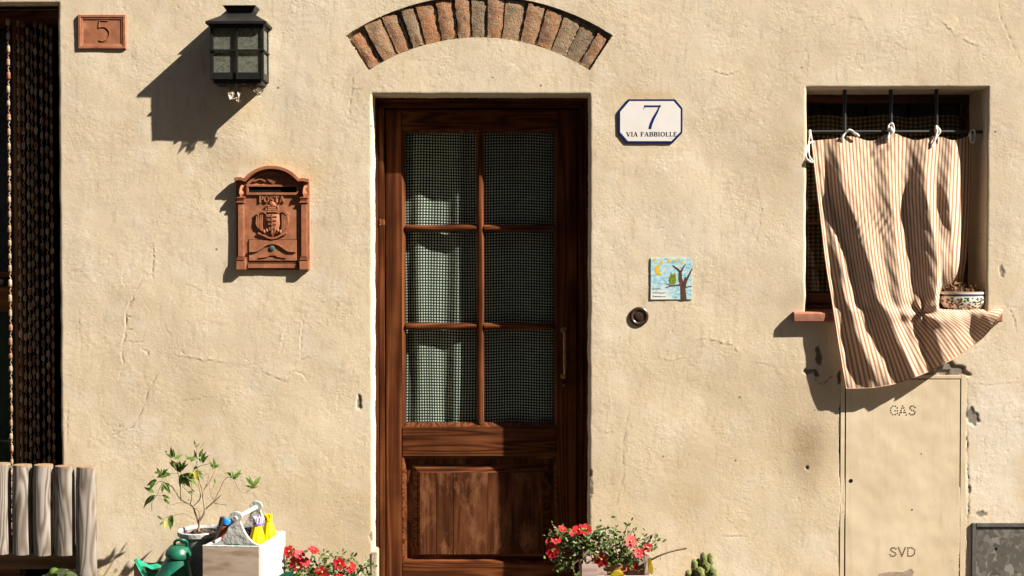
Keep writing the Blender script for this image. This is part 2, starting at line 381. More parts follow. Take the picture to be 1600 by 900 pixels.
# ================================================================== HOUSE
house = thing('house', 'cream plastered house front with brown door and striped cloth at its window', 'house', (0,0,0))
H = .0045
DX0, DX1, DZ1, DZ0 = X(582), X(921), Z(147.5), .05
WX0, WX1, WZ1, WZ0 = X(1259), X(1541), Z(137), Z(488)
LX0, LX1, LZ1, LZ0 = -3.1, X(94), Z(5), 0.0
def spans(bp):
    out = []
    for (a, b, h) in bp: out += list(np.linspace(a, b, max(1, round((b-a)/h)), endpoint=False))
    out.append(bp[-1][1]); return np.array(out)
xs = spans([(-4.2,LX0,.1),(LX0,LX1,.02),(LX1,DX0,H),(DX0,DX1,H),(DX1,WX0,H),(WX0,WX1,H),(WX1,2.5,H),(2.5,4.2,.1)])
zs = spans([(0,DZ0,H),(DZ0,WZ0,H),(WZ0,DZ1,H),(DZ1,WZ1,H),(WZ1,LZ1,H),(LZ1,2.84,H),(2.84,5,.1)])
nx, nz = len(xs), len(zs)
XX, ZZ = np.meshgrid(xs, zs)          # [j, i]
def band(l0, l1, an=(1,1), seed=0):
    """noise whose wavelengths lie between l0 and l1 metres"""
    r = np.random.default_rng(seed).standard_normal((nz, nx))
    kx = np.fft.rfftfreq(nx, H)[None,:]/an[0]; kz = np.fft.fftfreq(nz, H)[:,None]/an[1]
    k = np.sqrt(kx*kx+kz*kz)+1e-9; kc = 1/math.sqrt(l0*l1); bw = math.log(l1/l0)/2+.15
    g = np.exp(-(np.log(k/kc)/bw)**2)
    q = np.fft.irfft2(np.fft.rfft2(r)*g, s=(nz, nx)); return q/q.std()
mask = 1/(1+np.exp(-2.2*band(.25,.7,seed=3)))
mask2 = 1/(1+np.exp(-2.5*band(.12,.4,seed=13)))
hgt = ((.0008*band(.35,1.0,seed=1) + .00015*band(.09,.22,seed=2)) + .00008*band(.035,.08,(1,1.3),seed=4)*(.35+mask)
       + .00013*band(.009,.018,(1.1,1),seed=5)*(.25+1.5*mask2*mask*1.4) + .00013*band(.010,.03,(.6,1.8),seed=41)*mask2 + .00012*band(.010,.03,(1.9,.6),seed=43)*(1-mask2)*mask + .00015*np.maximum(band(.018,.035,(.8,1.6),seed=6)-.8,0)*(.3+1.4*mask)
       - .00055*np.maximum(band(.02,.045,seed=8)-1.9,0))
wear = np.zeros((nz,nx,3)); tint = np.zeros((nz,nx,3))
def seg_dist(pts, rad, jit=.002, seed=0, sub=10):
    pts = [np.array(P(u,v)[::2]) for u,v in pts]; rg = np.random.default_rng(seed); q = [pts[0]]
    for a, b in zip(pts[:-1], pts[1:]):
        n = max(2, int(np.linalg.norm(b-a)/.012)); nn = np.array([-(b-a)[1],(b-a)[0]])/(np.linalg.norm(b-a)+1e-9)
        for k in range(1,n+1): q.append(a+(b-a)*k/n + nn*rg.normal()*jit*(k<n))
    q = np.array(q); lo, hi = q.min(0)-rad, q.max(0)+rad
    i0,i1 = np.searchsorted(xs,[lo[0],hi[0]]); j0,j1 = np.searchsorted(zs,[lo[1],hi[1]])
    if i1<=i0 or j1<=j0: return None
    gx, gz = XX[j0:j1,i0:i1], ZZ[j0:j1,i0:i1]; best = np.full(gx.shape, 9.); sg = np.zeros(gx.shape); tt = np.zeros(gx.shape)
    for k,(a,b) in enumerate(zip(q[:-1],q[1:])):
        d = b-a; L2 = d@d+1e-12; t = np.clip(((gx-a[0])*d[0]+(gz-a[1])*d[1])/L2,0,1)
        ex, ez = gx-a[0]-t*d[0], gz-a[1]-t*d[1]; ds = np.hypot(ex,ez); m = ds<best
        best[m] = ds[m]; sg[m] = np.sign(d[0]*ez-d[1]*ex)[m]; tt[m] = (k+t[m])/(len(q)-1)
    return (slice(j0,j1),slice(i0,i1)), best, sg, tt
def crack(pts, depth=.0016, lip=.0012, dirt=.55, wd=.0030, side=1, seed=0):
    r = seg_dist(pts, .04, .0022, seed)
    if r is None: return
    sl_, d, sg, t = r; fade = np.sin(np.pi*np.clip(t,.03,.97))**.5
    fade = fade*(.55+.45*np.sin(t*37+seed))
    lip *= 1.25; depth *= 1.5
    hgt[sl_] += -depth*np.exp(-(d/wd)**2)*fade + lip*np.exp(-d/.008)*(sg==side)*fade*(d>.001)
    wear[sl_][...,2] = np.maximum(wear[sl_][...,2], dirt*np.exp(-(d/(wd*.8))**2)*np.clip(fade,0,1))
def Zm(pts, x0, y0, s): return [(x0+a/s, y0+b/s) for a,b in pts]
A = lambda *p: Zm(p, 90, 380, 2.812); B = lambda *p: Zm(p, 920, 0, 2.353); C = lambda *p: Zm(p, 920, 500, 2.368); E = lambda *p: Zm(p, 520, 0, 3.478)
G = lambda *p: Zm(p, 1190, 400, 3.214); K = lambda *p: Zm(p, 1190, 560, 2.646)
for n_, (pts, dp, lp, dt, sd) in enumerate([
  (A((415,0),(425,60),(415,130),(425,172)),.0016,.0016,.35,1),(A((290,118),(285,170),(302,205)),.001,.0014,.3,-1),(A((390,130),(350,200),(320,260),(300,310),(300,380),(285,450),(280,490),(290,530),(270,590)),.0022,.0018,.6,-1),
  (A((300,318),(332,325)),.002,.002,.5,1),(A((300,380),(332,378)),.0015,.0012,.4,1),(A((290,432),(370,435),(380,400),(376,385)),.0012,.001,.4,1),(A((368,465),(395,478),(398,490),(382,508)),.003,.0025,.8,-1),
  (A((470,540),(400,640),(370,740),(330,810),(250,840),(200,890)),.0012,.0006,.55,1),(A((500,490),(560,500),(650,515),(700,522),(770,530)),.0008,.0022,.1,1),
  (A((895,560),(1000,612),(1065,517),(1080,470)),.0012,.0022,.4,1),(A((1040,563),(1080,580),(1095,602)),.0022,.0026,.5,-1),(A((1065,515),(1110,500)),.0015,.002,.4,1),(A((1080,310),(1070,400),(1065,515)),.0012,.0018,.3,-1),
  (A((1010,370),(990,420),(975,482)),.0008,.0018,.15,-1),(A((385,265),(402,290),(400,312)),.001,.0014,.3,-1),(A((470,350),(480,380),(500,412)),.0008,.0012,.2,1),(A((560,180),(610,195),(640,215)),.0006,.0016,.1,1),
  (A((520,695),(600,690),(690,675)),.0006,.0005,.3,1),(A((45,700),(42,890)),.001,.0006,.4,1),(A((1230,240),(1225,290)),.0008,.0012,.2,1),
  (B((1295,78),(1340,125)),.001,.0028,.2,1),(B((1375,145),(1410,162),(1437,172)),.001,.0028,.2,1),(B((1505,0),(1510,50),(1530,100),(1560,170),(1585,225)),.0014,.0008,.55,-1),(B((440,255),(475,268),(510,276),(550,264)),.0012,.0022,.3,1),
  (B((905,265),(915,305)),.0008,.001,.3,1),(B((800,160),(805,230),(800,300)),.0006,.0005,.3,1),(B((870,130),(890,95),(950,60),(1000,70),(1020,110),(1030,140)),.0006,.0006,.35,1),(B((1120,150),(1150,175),(1190,190)),.0006,.001,.2,1),
  (B((660,260),(700,240),(740,190),(800,185)),.0005,.0005,.3,1),(E((150,370),(105,430),(105,480),(90,600),(95,690)),.001,.0005,.5,1),(E((105,483),(157,488)),.0016,.001,.7,1),
  (C((390,78),(430,70),(470,76),(530,95),(560,130)),.001,.0026,.2,1),(C((78,220),(82,270),(86,330)),.0006,.0012,.2,-1),(C((155,300),(140,380),(125,480),(130,570),(112,640),(96,740)),.0008,.0006,.35,1),(C((55,415),(95,417)),.0008,.0022,.1,1),
  (C((490,797),(535,802),(582,800)),.0014,.0012,.55,1),(C((600,155),(690,172)),.0008,.0008,.3,1),(C((250,110),(258,140),(300,155),(380,135)),.0006,.0016,.1,1),(C((610,600),(640,560)),.0006,.0006,.2,1),(C((480,690),(520,660)),.0005,.0005,.2,1),
  (G((1225,240),(1260,290),(1285,380)),.0012,.0012,.5,1),(G((1225,245),(1310,270)),.0008,.0008,.3,1),(G((250,575),(285,640),(310,645),(340,610),(400,603)),.003,.001,.9,1),(G((1040,640),(1120,648),(1220,640),(1318,632)),.0006,.0012,.15,1),
  (K((330,70),(327,130),(330,260),(326,420),(330,600),(326,760),(332,890)),.003,.001,.85,1),(K((840,70),(850,110),(848,240),(850,400),(855,560),(850,700),(856,900)),.003,.0015,.75,-1),(K((700,790),(706,840),(704,890)),.001,.0005,.6,1),(K((370,768),(425,775),(475,777)),.001,.0005,.5,1),
  (A((100,250),(95,350),(105,480)),.0006,.0009,.15,1),(A((180,740),(200,690),(190,640)),.0005,.001,.15,1),([(150,640),(200,700)],.0005,.0006,.2,1),([(1175,260),(1190,330),(1180,390)],.0005,.0008,.15,1)]):
    crack(pts, dp, lp, dt, side=sd, seed=n_+1)
def chip(u, v, ru, rv, depth=.004, dark=.5, rot=0, seed=0, edge=.4):
    """a flake of plaster that has come away down to the bare render"""
    cx, _, cz = P(u,v); rx, rz = ru*S, rv*S; R_ = max(rx,rz)*1.6
    i0,i1 = np.searchsorted(xs,[cx-R_,cx+R_]); j0,j1 = np.searchsorted(zs,[cz-R_,cz+R_])
    gx, gz = XX[j0:j1,i0:i1]-cx, ZZ[j0:j1,i0:i1]-cz
    a = gx*math.cos(rot)+gz*math.sin(rot); b = -gx*math.sin(rot)+gz*math.cos(rot); th = np.arctan2(b/rz,a/rx)
    rg = np.random.default_rng(seed); wob = 1+edge*sum(rg.uniform(-.5,.5)*np.sin(k*th+rg.uniform(0,6)) for k in range(2,8))/1.6
    f = np.clip((1-np.sqrt((a/rx)**2+(b/rz)**2)/wob)*8, 0, 1)
    s_ = (slice(j0,j1),slice(i0,i1)); hgt[s_] -= depth*f
    wear[s_][...,1] = np.maximum(wear[s_][...,1], f*(1-dark)); wear[s_][...,2] = np.maximum(wear[s_][...,2], f*dark)
for k, a in enumerate([(561,629,4,13,.004,.35,0),(1279,556,5,16,.006,.75,.1),(1263,580,10,4,.004,.6,0),(1275,583,4,7,.006,.8,.4),(1483,577,30,14,.006,.05,-.2),(1462,584,26,6,.005,.1,0),(1519,651,10,15,.003,.0,.5),
    (1565,424,4,10,.002,.3,.2),(1533,803,9,5,.002,.25,0),(1261,731,2,4,.004,.9,0),(1313,695,2,14,.005,.9,0),(1314,640,3,9,.004,.8,0),(1316,860,4,12,.003,.3,0),(1501,632,2,10,.005,.9,0),(1504,765,2,14,.004,.8,0),(1514,765,3,7,.003,.4,0),
    (580,838,3,8,.003,.5,0),(922,740,3,7,.003,.4,0),(1311,590,3,12,.005,.9,0),(924,765,2,16,.002,.3,0),(1404,900,18,6,.002,.1,0)]): chip(*a, seed=k)
def stain(arr, ch, u, v, ru, rv, amt, pw=2):
    cx, _, cz = P(u,v); d = ((XX-cx)/(ru*S))**2+((ZZ-cz)/(rv*S))**2
    arr[...,ch] = np.maximum(arr[...,ch], amt*np.exp(-d**(pw/2)))
for a in [(1262,700,34,66,.75),(1240,660,60,130,.28),(1105,760,120,60,.12),(1380,760,60,160,.10),(300,600,120,80,.08),(1215,300,40,200,.12),(1235,200,25,200,.14),(1565,300,25,300,.14),(560,830,30,80,.22),(505,835,60,60,.15),(1420,890,40,22,.2),(930,600,14,330,.15),(200,200,20,25,.12),
          (1290,660,14,200,.16),(120,400,16,400,.10),(1245,465,26,24,.30),(1505,850,10,70,.25)]: stain(wear, 0, *a)
for a in [(1560,660,52,62,.85,6),(1548,745,40,75,.75,6),(1555,800,45,28,.5,6),(1410,30,60,25,.15),(1160,40,90,30,.12),(530,330,35,80,.10)]: stain(tint, 1, *a)
for a in [(480,275,26,22,.5),(425,255,70,12,.4),(1016,150,45,7,.55),(385,165,34,20,.3),(1540,800,20,40,.18),(1300,760,14,120,.22),(920,430,6,300,.25)]: stain(tint, 2, *a)
tint[...,2] = np.maximum(tint[...,2], .27*np.clip((1.15-ZZ)/1.1,0,1)*(.6+.4*np.clip(band(.2,.6,seed=31),-1,1)))
wear[...,0] = np.maximum(wear[...,0], .16*np.clip(band(.06,.5,(3.0,.6),seed=33)-.9,0,1.2)+.10*np.clip(band(.08,.3,seed=35)-1.2,0,1))
tint[...,1] = np.maximum(tint[...,1], .22*np.clip(band(.15,.6,seed=37)-.7,0,1.2))
# rounded arrises and slight wobble at the openings
YY = -hgt
for (x0,x1,z0,z1) in ((DX0,DX1,DZ0,DZ1),(WX0,WX1,WZ0,WZ1),(LX0,LX1,LZ0,LZ1)):
    d = np.hypot(np.maximum(np.maximum(x0-XX, XX-x1),0), np.maximum(np.maximum(z0-ZZ, ZZ-z1),0))
    YY += .005*np.clip(1-d/.010,0,1)**2
    wob = .0010*band(.12,.35,seed=21)*np.clip(1-d/.03,0,1)
    XX = XX + wob*(np.abs(XX-x0)<.03) + wob*(np.abs(XX-x1)<.03); ZZ = ZZ + .6*wob*((np.abs(ZZ-z1)<.03))
# the sunk arch over the door: vertices near its outline are moved on to it
AC = np.array(P(749,376)[::2]); AR1, AR2 = 316*S, 381*S; AA = R(33.0); AIN = .027
def arch_snap(Xa, Za):
    for _ in range(2):
        dx, dz = Xa-AC[0], Za-AC[1]; r = np.hypot(dx,dz); th = np.arctan2(dx,dz)
        for RR in (AR1, AR2):
            m = (np.abs(r-RR)<H*.62)&(np.abs(th)<AA+.006)&(dz>0); k = np.where(m, RR/np.maximum(r,1e-6), 1); dx, dz = dx*k, dz*k; r = r*k
        for sgn in (-1,1):
            m = (np.abs((th-sgn*AA)*r)<H*.62)&(r>AR1-.004)&(r<AR2+.004)&(dz>0)
            dx = np.where(m, r*math.sin(sgn*AA), dx); dz = np.where(m, r*math.cos(AA), dz); th = np.where(m, sgn*AA, th)
        Xa, Za = AC[0]+dx, AC[1]+dz
    return Xa, Za
XX, ZZ = arch_snap(XX, ZZ)
cx = (XX[:-1,:-1]+XX[1:,:-1]+XX[:-1,1:]+XX[1:,1:])/4; cz = (ZZ[:-1,:-1]+ZZ[1:,:-1]+ZZ[:-1,1:]+ZZ[1:,1:])/4
icx = ((xs[:-1]+xs[1:])/2)[None,:]; icz = ((zs[:-1]+zs[1:])/2)[:,None]
lab = np.zeros((nz-1,nx-1), int)
for k,(x0,x1,z0,z1) in enumerate(((DX0,DX1,DZ0,DZ1),(WX0,WX1,WZ0,WZ1),(LX0,LX1,-1,LZ1)),1): lab[(icx>x0)&(icx<x1)&(icz>z0)&(icz<z1)] = k
rr_ = np.hypot(cx-AC[0],cz-AC[1]); th_ = np.arctan2(cx-AC[0],cz-AC[1]); lab[(rr_>AR1)&(rr_<AR2)&(np.abs(th_)<AA)] = 4
verts = np.stack([XX,YY,ZZ],-1).reshape(-1,3).tolist(); wearL = wear.reshape(-1,3).tolist(); tintL = tint.reshape(-1,3).tolist()
idx = np.arange(nz*nx).reshape(nz,nx); jj, ii = np.nonzero(lab==0)
faces = np.stack([idx[jj,ii],idx[jj,ii+1],idx[jj+1,ii+1],idx[jj+1,ii]],-1).tolist()
LAY = {1:(.012,.03,.06,.10,.16,.30),2:(.012,.03,.06,.10,.16,.30),3:(.012,.04,.10,.20,.30),4:(.010,.022,.05)}
vm = {}; rgw = random.Random(3)
def lv(a, k, lb):
    key = (a,k,lb)
    if key not in vm:
        x,y,z = verts[a]; verts.append((x+rgw.gauss(0,.0006), LAY[lb][k], z+rgw.gauss(0,.0006))); wearL.append((0.05,0,0)); tintL.append((0,0,0)); vm[key] = len(verts)-1
    return vm[key]
def edge(a, b, lb):
    pa, pb = a, b
    for k in range(len(LAY[lb])):
        qa, qb = lv(a,k,lb), lv(b,k,lb); faces.append((pa,pb,qb,qa)); pa, pb = qa, qb
for axis in (0,1):
    d = np.diff((lab>0).astype(int), axis=axis)
    for j,i in zip(*np.nonzero(d)):
        j,i = int(j),int(i)
        if axis==0:
            a,b = int(idx[j+1,i]),int(idx[j+1,i+1]); up = lab[j+1,i]; edge(*((b,a) if up else (a,b)), int(up or lab[j,i]))
        else:
            a,b = int(idx[j,i+1]),int(idx[j+1,i+1]); rt = lab[j,i+1]; edge(*((a,b) if rt else (b,a)), int(rt or lab[j,i]))
me = bpy.data.meshes.new('plaster_wall'); me.from_pydata(verts, [], faces)
for nm, dat in (('wear',wearL),('tint',tintL)):
    at = me.attributes.new(nm,'FLOAT_COLOR','POINT'); q = np.ones((len(dat),4),np.float32); q[:,:3] = dat; at.data.foreach_set('color', q.ravel())
me.shade_smooth(); me.set_sharp_from_angle(angle=R(60)); me.materials.append(m_plaster)
wall = bpy.data.objects.new('plaster_wall', me); COL.objects.link(wall); wall.parent = house; ORG['plaster_wall'] = Vector((0,0,0))
# the rooms behind and the roof
m_room = M('dark_room', (.05,.045,.04), rough=.95, bump=0)
rm = MB(); y0,y1 = .004, 5.0
for q in (((-4.2,y0,0),(-4.2,y1,0),(-4.2,y1,5),(-4.2,y0,5)),((4.2,y0,0),(4.2,y1,0),(4.2,y1,5),(4.2,y0,5)),((-4.2,y1,0),(4.2,y1,0),(4.2,y1,5),(-4.2,y1,5)),((-4.2,.31,.001),(4.2,.31,.001),(4.2,y1,.001),(-4.2,y1,.001)),
          ((-4.2,.31,2.75),(4.2,.31,2.75),(4.2,y1,2.75),(-4.2,y1,2.75)),((-1.2,.31,0),(-1.2,y1,0),(-1.2,y1,2.75),(-1.2,.31,2.75)),((.9,.31,0),(.9,y1,0),(.9,y1,2.75),(.9,.31,2.75))): rm.add(q, [(0,1,2,3)])
rm.build('room_walls', m_room, house)
rf = MB(); rf.prism([(-4.35,5.0),(4.35,5.0),(4.35,5.06),(-4.35,5.06)], -.28, 5.1); rf.build('roof', m_terra, house)
# brick arch
bd_ = MB(); n = 40; vs=[]; fs=[]
for k in range(n+1):
    t = -AA-.01+(2*AA+.02)*k/n
    for r_ in (AR1-.006,AR2+.006): vs.append((AC[0]+r_*math.sin(t), AIN, AC[1]+r_*math.cos(t)))
fs = [(2*k,2*k+1,2*k+3,2*k+2) for k in range(n)]
bd_.add(vs,fs).build('arch_mortar', m_mortar, house)
def rough_brick(seed, t0, t1, r0, r1, yf):
    rg = random.Random(seed); nu, nv = 5, 10; b = MB(); vs=[]; fs=[]
    er = [rg.gauss(0,1) for _ in range(60)]
    for j in range(nv+1):
        for i in range(nu+1):
            a, c = i/nu, j/nv; ed = (a in (0,1)) or (c in (0,1))
            rr = r0+(r1-r0)*c + (rg.gauss(0,.0025) if c in (0,1) else 0)
            th = t0+(t1-t0)*a; xx = AC[0]+rr*math.sin(th); zz = AC[1]+rr*math.cos(th)
            if a in (0,1): xx += er[j+(20 if a else 0)]*.0016
            y = yf + rg.gauss(0,.0012) + (.0034 if ed else (.0012 if (i in (1,nu-1) or j in (1,nv-1)) else 0)) + (a-.5)*.004
            vs.append((xx,y,zz))
    for j in range(nv):
        for i in range(nu): q=j*(nu+1)+i; fs.append((q,q+1,q+nu+2,q+nu+1))
    rim = [i for i in range(nu+1)]+[(j+1)*(nu+1)-1 for j in range(1,nv+1)]+[nv*(nu+1)+i for i in range(nu-1,-1,-1)]+[j*(nu+1) for j in range(nv-1,0,-1)]
    m0 = len(vs)
    for k in rim: vs.append((vs[k][0],AIN+.004,vs[k][2]))
    for k in range(len(rim)): a_,b_ = rim[k],rim[(k+1)%len(rim)]; fs.append((a_,m0+k,m0+(k+1)%len(rim),b_))
    return b.add(vs,fs)
BR = [(65,140,205,250),(170,245,275,345),(270,365,355,415),(375,455,440,495),(465,555,508,585),(562,652,598,670),(660,748,685,748),(756,832,760,832),(842,925,838,912),(945,1022,920,1008),(1050,1118,1022,1096),(1140,1220,1108,1182),(1238,1310,1190,1262),(1325,1395,1268,1338),(1405,1475,1345,1388)]
bang = []
for a in BR:
    u0,u1 = (520+a[2]/3.478),(520+a[3]/3.478)
    bang.append((math.asin((X(u0)-AC[0])/AR1*.995), math.asin(max(-1,min(1,(X(u1)-AC[0])/AR1*.995)))))
outr = [.90,.985,.98,.96,.985,1.0,1.0,1.0,1.0,.97,.95,.93,.93,.93,.90]
for k,(t0,t1) in enumerate(bang):
    t0 = max(t0,-AA+.006); t1 = min(t1,AA-.006)
    rough_brick(k, t0, t1, AR1+.003, AR1+(AR2-AR1)*outr[k]-.003, .003+.006*random.random()).build('brick', m_brick, house, smooth=50)
# mortar smears left between bricks
sm_ = MB()
for k in range(14):
    g0, g1 = bang[k][1], bang[k+1][0]
    if g1-g0 < .002: continue
    for q in range(9):
        r_ = AR1+.008+(AR2-AR1-.04)*q/9+random.uniform(-.004,.004); t_ = g0+(g1-g0)*random.uniform(.05,.45)
        sm_.ball((AC[0]+r_*math.sin(t_), AIN-.004, AC[1]+r_*math.cos(t_)), .010, 6, 4, (.8,1.25,1.6))
prop(sm_.build('mortar_joint', m_mortar, house, smooth=60), kind='stuff')
# doorstep
MB().box(DX0-.08,DX1+.08,-.22,.30,0,DZ0).build('doorstep', m_pave, house, bevel=.008)

MB().box(DX0-.010,DX0+.016,-.004,.09,DZ0,Z(862)).build('jamb_stone', m_mortar, house, bevel=.004)
# ---- door frame and door
yf, yl = .105, .140
def stack(mb, x0, x1, z0, z1, y0, y1): mb.box(x0,x1,y0,y1,z0,z1)
fl, fr, ft = X(602,yl), X(902,yl), Z(171,yl)
hd = MB(); hd.box(DX0-.012,DX1+.012,yf,.21,ft+.028,DZ1+.012); hd.box(fl-.03,fr+.03,yf+.013,.205,ft+.006,ft+.028)
frame = hd.build('door_frame', m_dwood_h, house, bevel=.004)
for x0,x1,xa,xb in ((DX0-.012,fl-.028,fl-.028,fl-.003),(fr+.028,DX1+.012,fr+.003,fr+.028)):
    p = MB(); p.box(x0,x1,yf+.0005,.211,DZ0,ft+.027); p.box(xa,xb,yf+.014,.206,DZ0,ft+.005); p.build('frame_post', m_dwood, frame, bevel=.004)
# pencilled numeral on the frame post
nm = MB()
def px2(u, v, y): a = P(u,v,y); return (a[0],a[2])
nm.ribbon([px2(u,v,yf) for u,v in ((592.5,343.5),(595,343),(595.5,346),(593.5,347),(595.5,348.5),(595.3,351),(592.5,351.2))],.0025,yf-.0006,yf+.002)
nm.ribbon([px2(u,v,yf) for u,v in ((598.5,343),(600.5,343.5),(600.8,346),(598.6,347),(598.4,350),(600,351.3),(601.5,350),(601,347.5),(598.6,346),(598.5,343))],.002,yf-.0006,yf+.002)
m_num = M('orange_numeral', (.42,.14,.06), rough=.7, bump=0); nm.build('numeral', m_num, frame)
gx = [(X(633,yl),X(744.5,yl)),(X(756,yl),X(866,yl))]
gz = [(Z(351,yl),Z(207,yl)),(Z(505,yl),Z(362,yl)),(Z(661,yl),Z(516,yl))]
st = MB(); st.box(fl,X(628,yl),yl,yl+.045,DZ0+.012,ft); st.box(X(870.5,yl),fr,yl,yl+.045,DZ0+.012,ft)
door = st.build('door', m_dwood, house, bevel=.003)
pz1, pz0 = Z(713,yl), Z(880,yl)
for z0,z1 in ((Z(203,yl),ft),(pz1,Z(667,yl)),(DZ0+.013,pz0)):
    MB().box(X(628,yl)+.0005,X(870.5,yl)-.0005,yl+.0007,yl+.044,z0,z1).build('rail', m_dwood_h, door, bevel=.0025)
def wedge_h(mb, x0, x1, zc, hw, y):      # a glazing bar with sloping shoulders
    mb.add([(x0,y,zc+hw*.35),(x0,y,zc-hw*.35),(x0,y+.016,zc-hw),(x0,y+.03,zc-hw),(x0,y+.03,zc+hw),(x0,y+.016,zc+hw),
            (x1,y,zc+hw*.35),(x1,y,zc-hw*.35),(x1,y+.016,zc-hw),(x1,y+.03,zc-hw),(x1,y+.03,zc+hw),(x1,y+.016,zc+hw)],
           [(0,1,2,3,4,5),(11,10,9,8,7,6)]+[(i,i+6,(i+1)%6+6,(i+1)%6) for i in range(6)])
def wedge_v(mb, z0, z1, xc, hw, y):
    mb.add([(xc-hw*.35,y,z0),(xc+hw*.35,y,z0),(xc+hw,y+.016,z0),(xc+hw,y+.03,z0),(xc-hw,y+.03,z0),(xc-hw,y+.016,z0),
            (xc-hw*.35,y,z1),(xc+hw*.35,y,z1),(xc+hw,y+.016,z1),(xc+hw,y+.03,z1),(xc-hw,y+.03,z1),(xc-hw,y+.016,z1)],
           [(5,4,3,2,1,0),(6,7,8,9,10,11)]+[(i,(i+1)%6,(i+1)%6+6,i+6) for i in range(6)])
gy = yl+.006
mb = MB(); wedge_v(mb, gz[2][0]-.01, gz[0][1]+.01, (gx[0][1]+gx[1][0])/2, (gx[1][0]-gx[0][1])/2, gy); mb.build('glazing_bar', m_dwood, door, bevel=.0015)
for k in (0,1):
    for x0,x1 in gx:
        mb = MB(); wedge_h(mb, x0-.0005, x1+.0005, (gz[k][0]+gz[k+1][1])/2, (gz[k][0]-gz[k+1][1])/2, gy+.0006); mb.build('glazing_bar', m_dwood_h, door, bevel=.0015)
mb = MB(); a,b,c,d = X(628,yl),X(870.5,yl),Z(667,yl),Z(203,yl)
for q in ([(a,c),(a,d),(gx[0][0],gz[0][1]),(gx[0][0],gz[2][0])],[(b,d),(b,c),(gx[1][1],gz[2][0]),(gx[1][1],gz[0][1])],[(a,d),(b,d),(gx[1][1],gz[0][1]),(gx[0][0],gz[0][1])],[(b,c),(a,c),(gx[0][0],gz[2][0]),(gx[1][1],gz[2][0])]):
    mb.add([(q[0][0],yl+.004,q[0][1]),(q[1][0],yl+.004,q[1][1]),(q[2][0],yl+.020,q[2][1]),(q[3][0],yl+.020,q[3][1]),(q[3][0],yl+.034,q[3][1]),(q[2][0],yl+.034,q[2][1])],[(0,1,2,3),(3,2,5,4)])
mb.build('glazing_bead', m_dwood, door, fix=True)
for (z0,z1) in gz:
    for (x0,x1) in gx: MB().box(x0-.003,x1+.003,yl+.024,yl+.0275,z0-.003,z1+.003).build('pane', m_glass, door)
# lower panel: sunk field with a raised middle of upright boards
xa,xb = X(628,yl)+.001, X(870.5,yl)-.001
jo = [xa, X(681,yl), X(708,yl), X(762,yl), X(800,yl), xb]
for k in range(5): MB().box(jo[k]+.0004,jo[k+1]-.0004,yl+.030,yl+.042,pz0-.002,pz1+.002).build('panel_board', m_plank, door)
mo = MB()
def frame_ring(mb, o0, o1, ya, i0, i1, yb):
    (ax0,az0,ax1,az1),(bx0,bz0,bx1,bz1) = o0+o1 if False else (o0,o1)
def ring(mb, A_, ya, B_, yb):
    a0,c0,a1,c1 = A_; b0,d0,b1,d1 = B_
    vs = [(a0,ya,c0),(a1,ya,c0),(a1,ya,c1),(a0,ya,c1),(b0,yb,d0),(b1,yb,d0),(b1,yb,d1),(b0,yb,d1)]
    mb.add(vs, [(0,1,5,4),(1,2,6,5),(2,3,7,6),(3,0,4,7)])
ring(mo,(xa-.001,pz0,xb+.001,pz1),yl+.002,(xa+.007,pz0+.007,xb-.007,pz1-.007),yl+.006)
ring(mo,(xa+.007,pz0+.007,xb-.007,pz1-.007),yl+.006,(xa+.016,pz0+.016,xb-.016,pz1-.016),yl+.030)
mo.build('panel_moulding', m_dwood_h, door)
rx0,rx1,rz0,rz1 = X(655,yl),X(849,yl),Z(867,yl),Z(739,yl)
jr = [rx0, X(681,yl), X(708,yl), X(762,yl), X(800,yl), rx1]
for k in range(5): MB().box(jr[k]+.0005,jr[k+1]-.0005,yl+.008+.0012*(k%2),yl+.031,rz0,rz1).build('raised_board', m_plank, door, bevel=.001)
m2 = MB(); ring(m2,(rx0-.034,rz0-.034,rx1+.034,rz1+.034),yl+.0295,(rx0-.012,rz0-.012,rx1+.012,rz1+.012),yl+.016)
ring(m2,(rx0-.012,rz0-.012,rx1+.012,rz1+.012),yl+.016,(rx0-.009,rz0-.009,rx1+.009,rz1+.009),yl+.0185)
ring(m2,(rx0-.009,rz0-.009,rx1+.009,rz1+.009),yl+.0185,(rx0+.0003,rz0+.0003,rx1-.0003,rz1-.0003),yl+.0095)
m2.build('panel_moulding', m_dwood_h, door)
m_brass = M('old_brass', (.38,.22,.10), (.20,.11,.05), rough=.38, scale=60, bump=.2, metal=.8)
hx, hz0, hz1 = X(882,yl), Z(586,yl), Z(517,yl)
hb = MB(); hb.tube(catmull([(hx-.004,yl,hz1),(hx-.001,yl-.022,hz1-.004),(hx,yl-.034,hz1-.03),(hx,yl-.036,(hz0+hz1)/2),(hx,yl-.034,hz0+.03),(hx-.001,yl-.022,hz0+.004),(hx-.004,yl,hz0)],5),
   [.005]*6+[.006]*4+[.008]*11+[.006]*4+[.005]*6, 10)
hdl = hb.build('handle', m_brass, door, smooth=50)
for z in (hz0,hz1): MB().lathe([(.001,.006),(.008,.006),(.0125,.003),(.013,-.001)],14,(hx-.005,yl,z+(.004 if z==hz1 else -.004)),axis='Y').build('handle_plate', m_brass, door, smooth=40)
MB().lathe([(.001,.004),(.006,.004),(.008,-.001)],12,(X(881,yl),yl,Z(602,yl)),axis='Y').build('keyhole', m_brass, door, smooth=40)
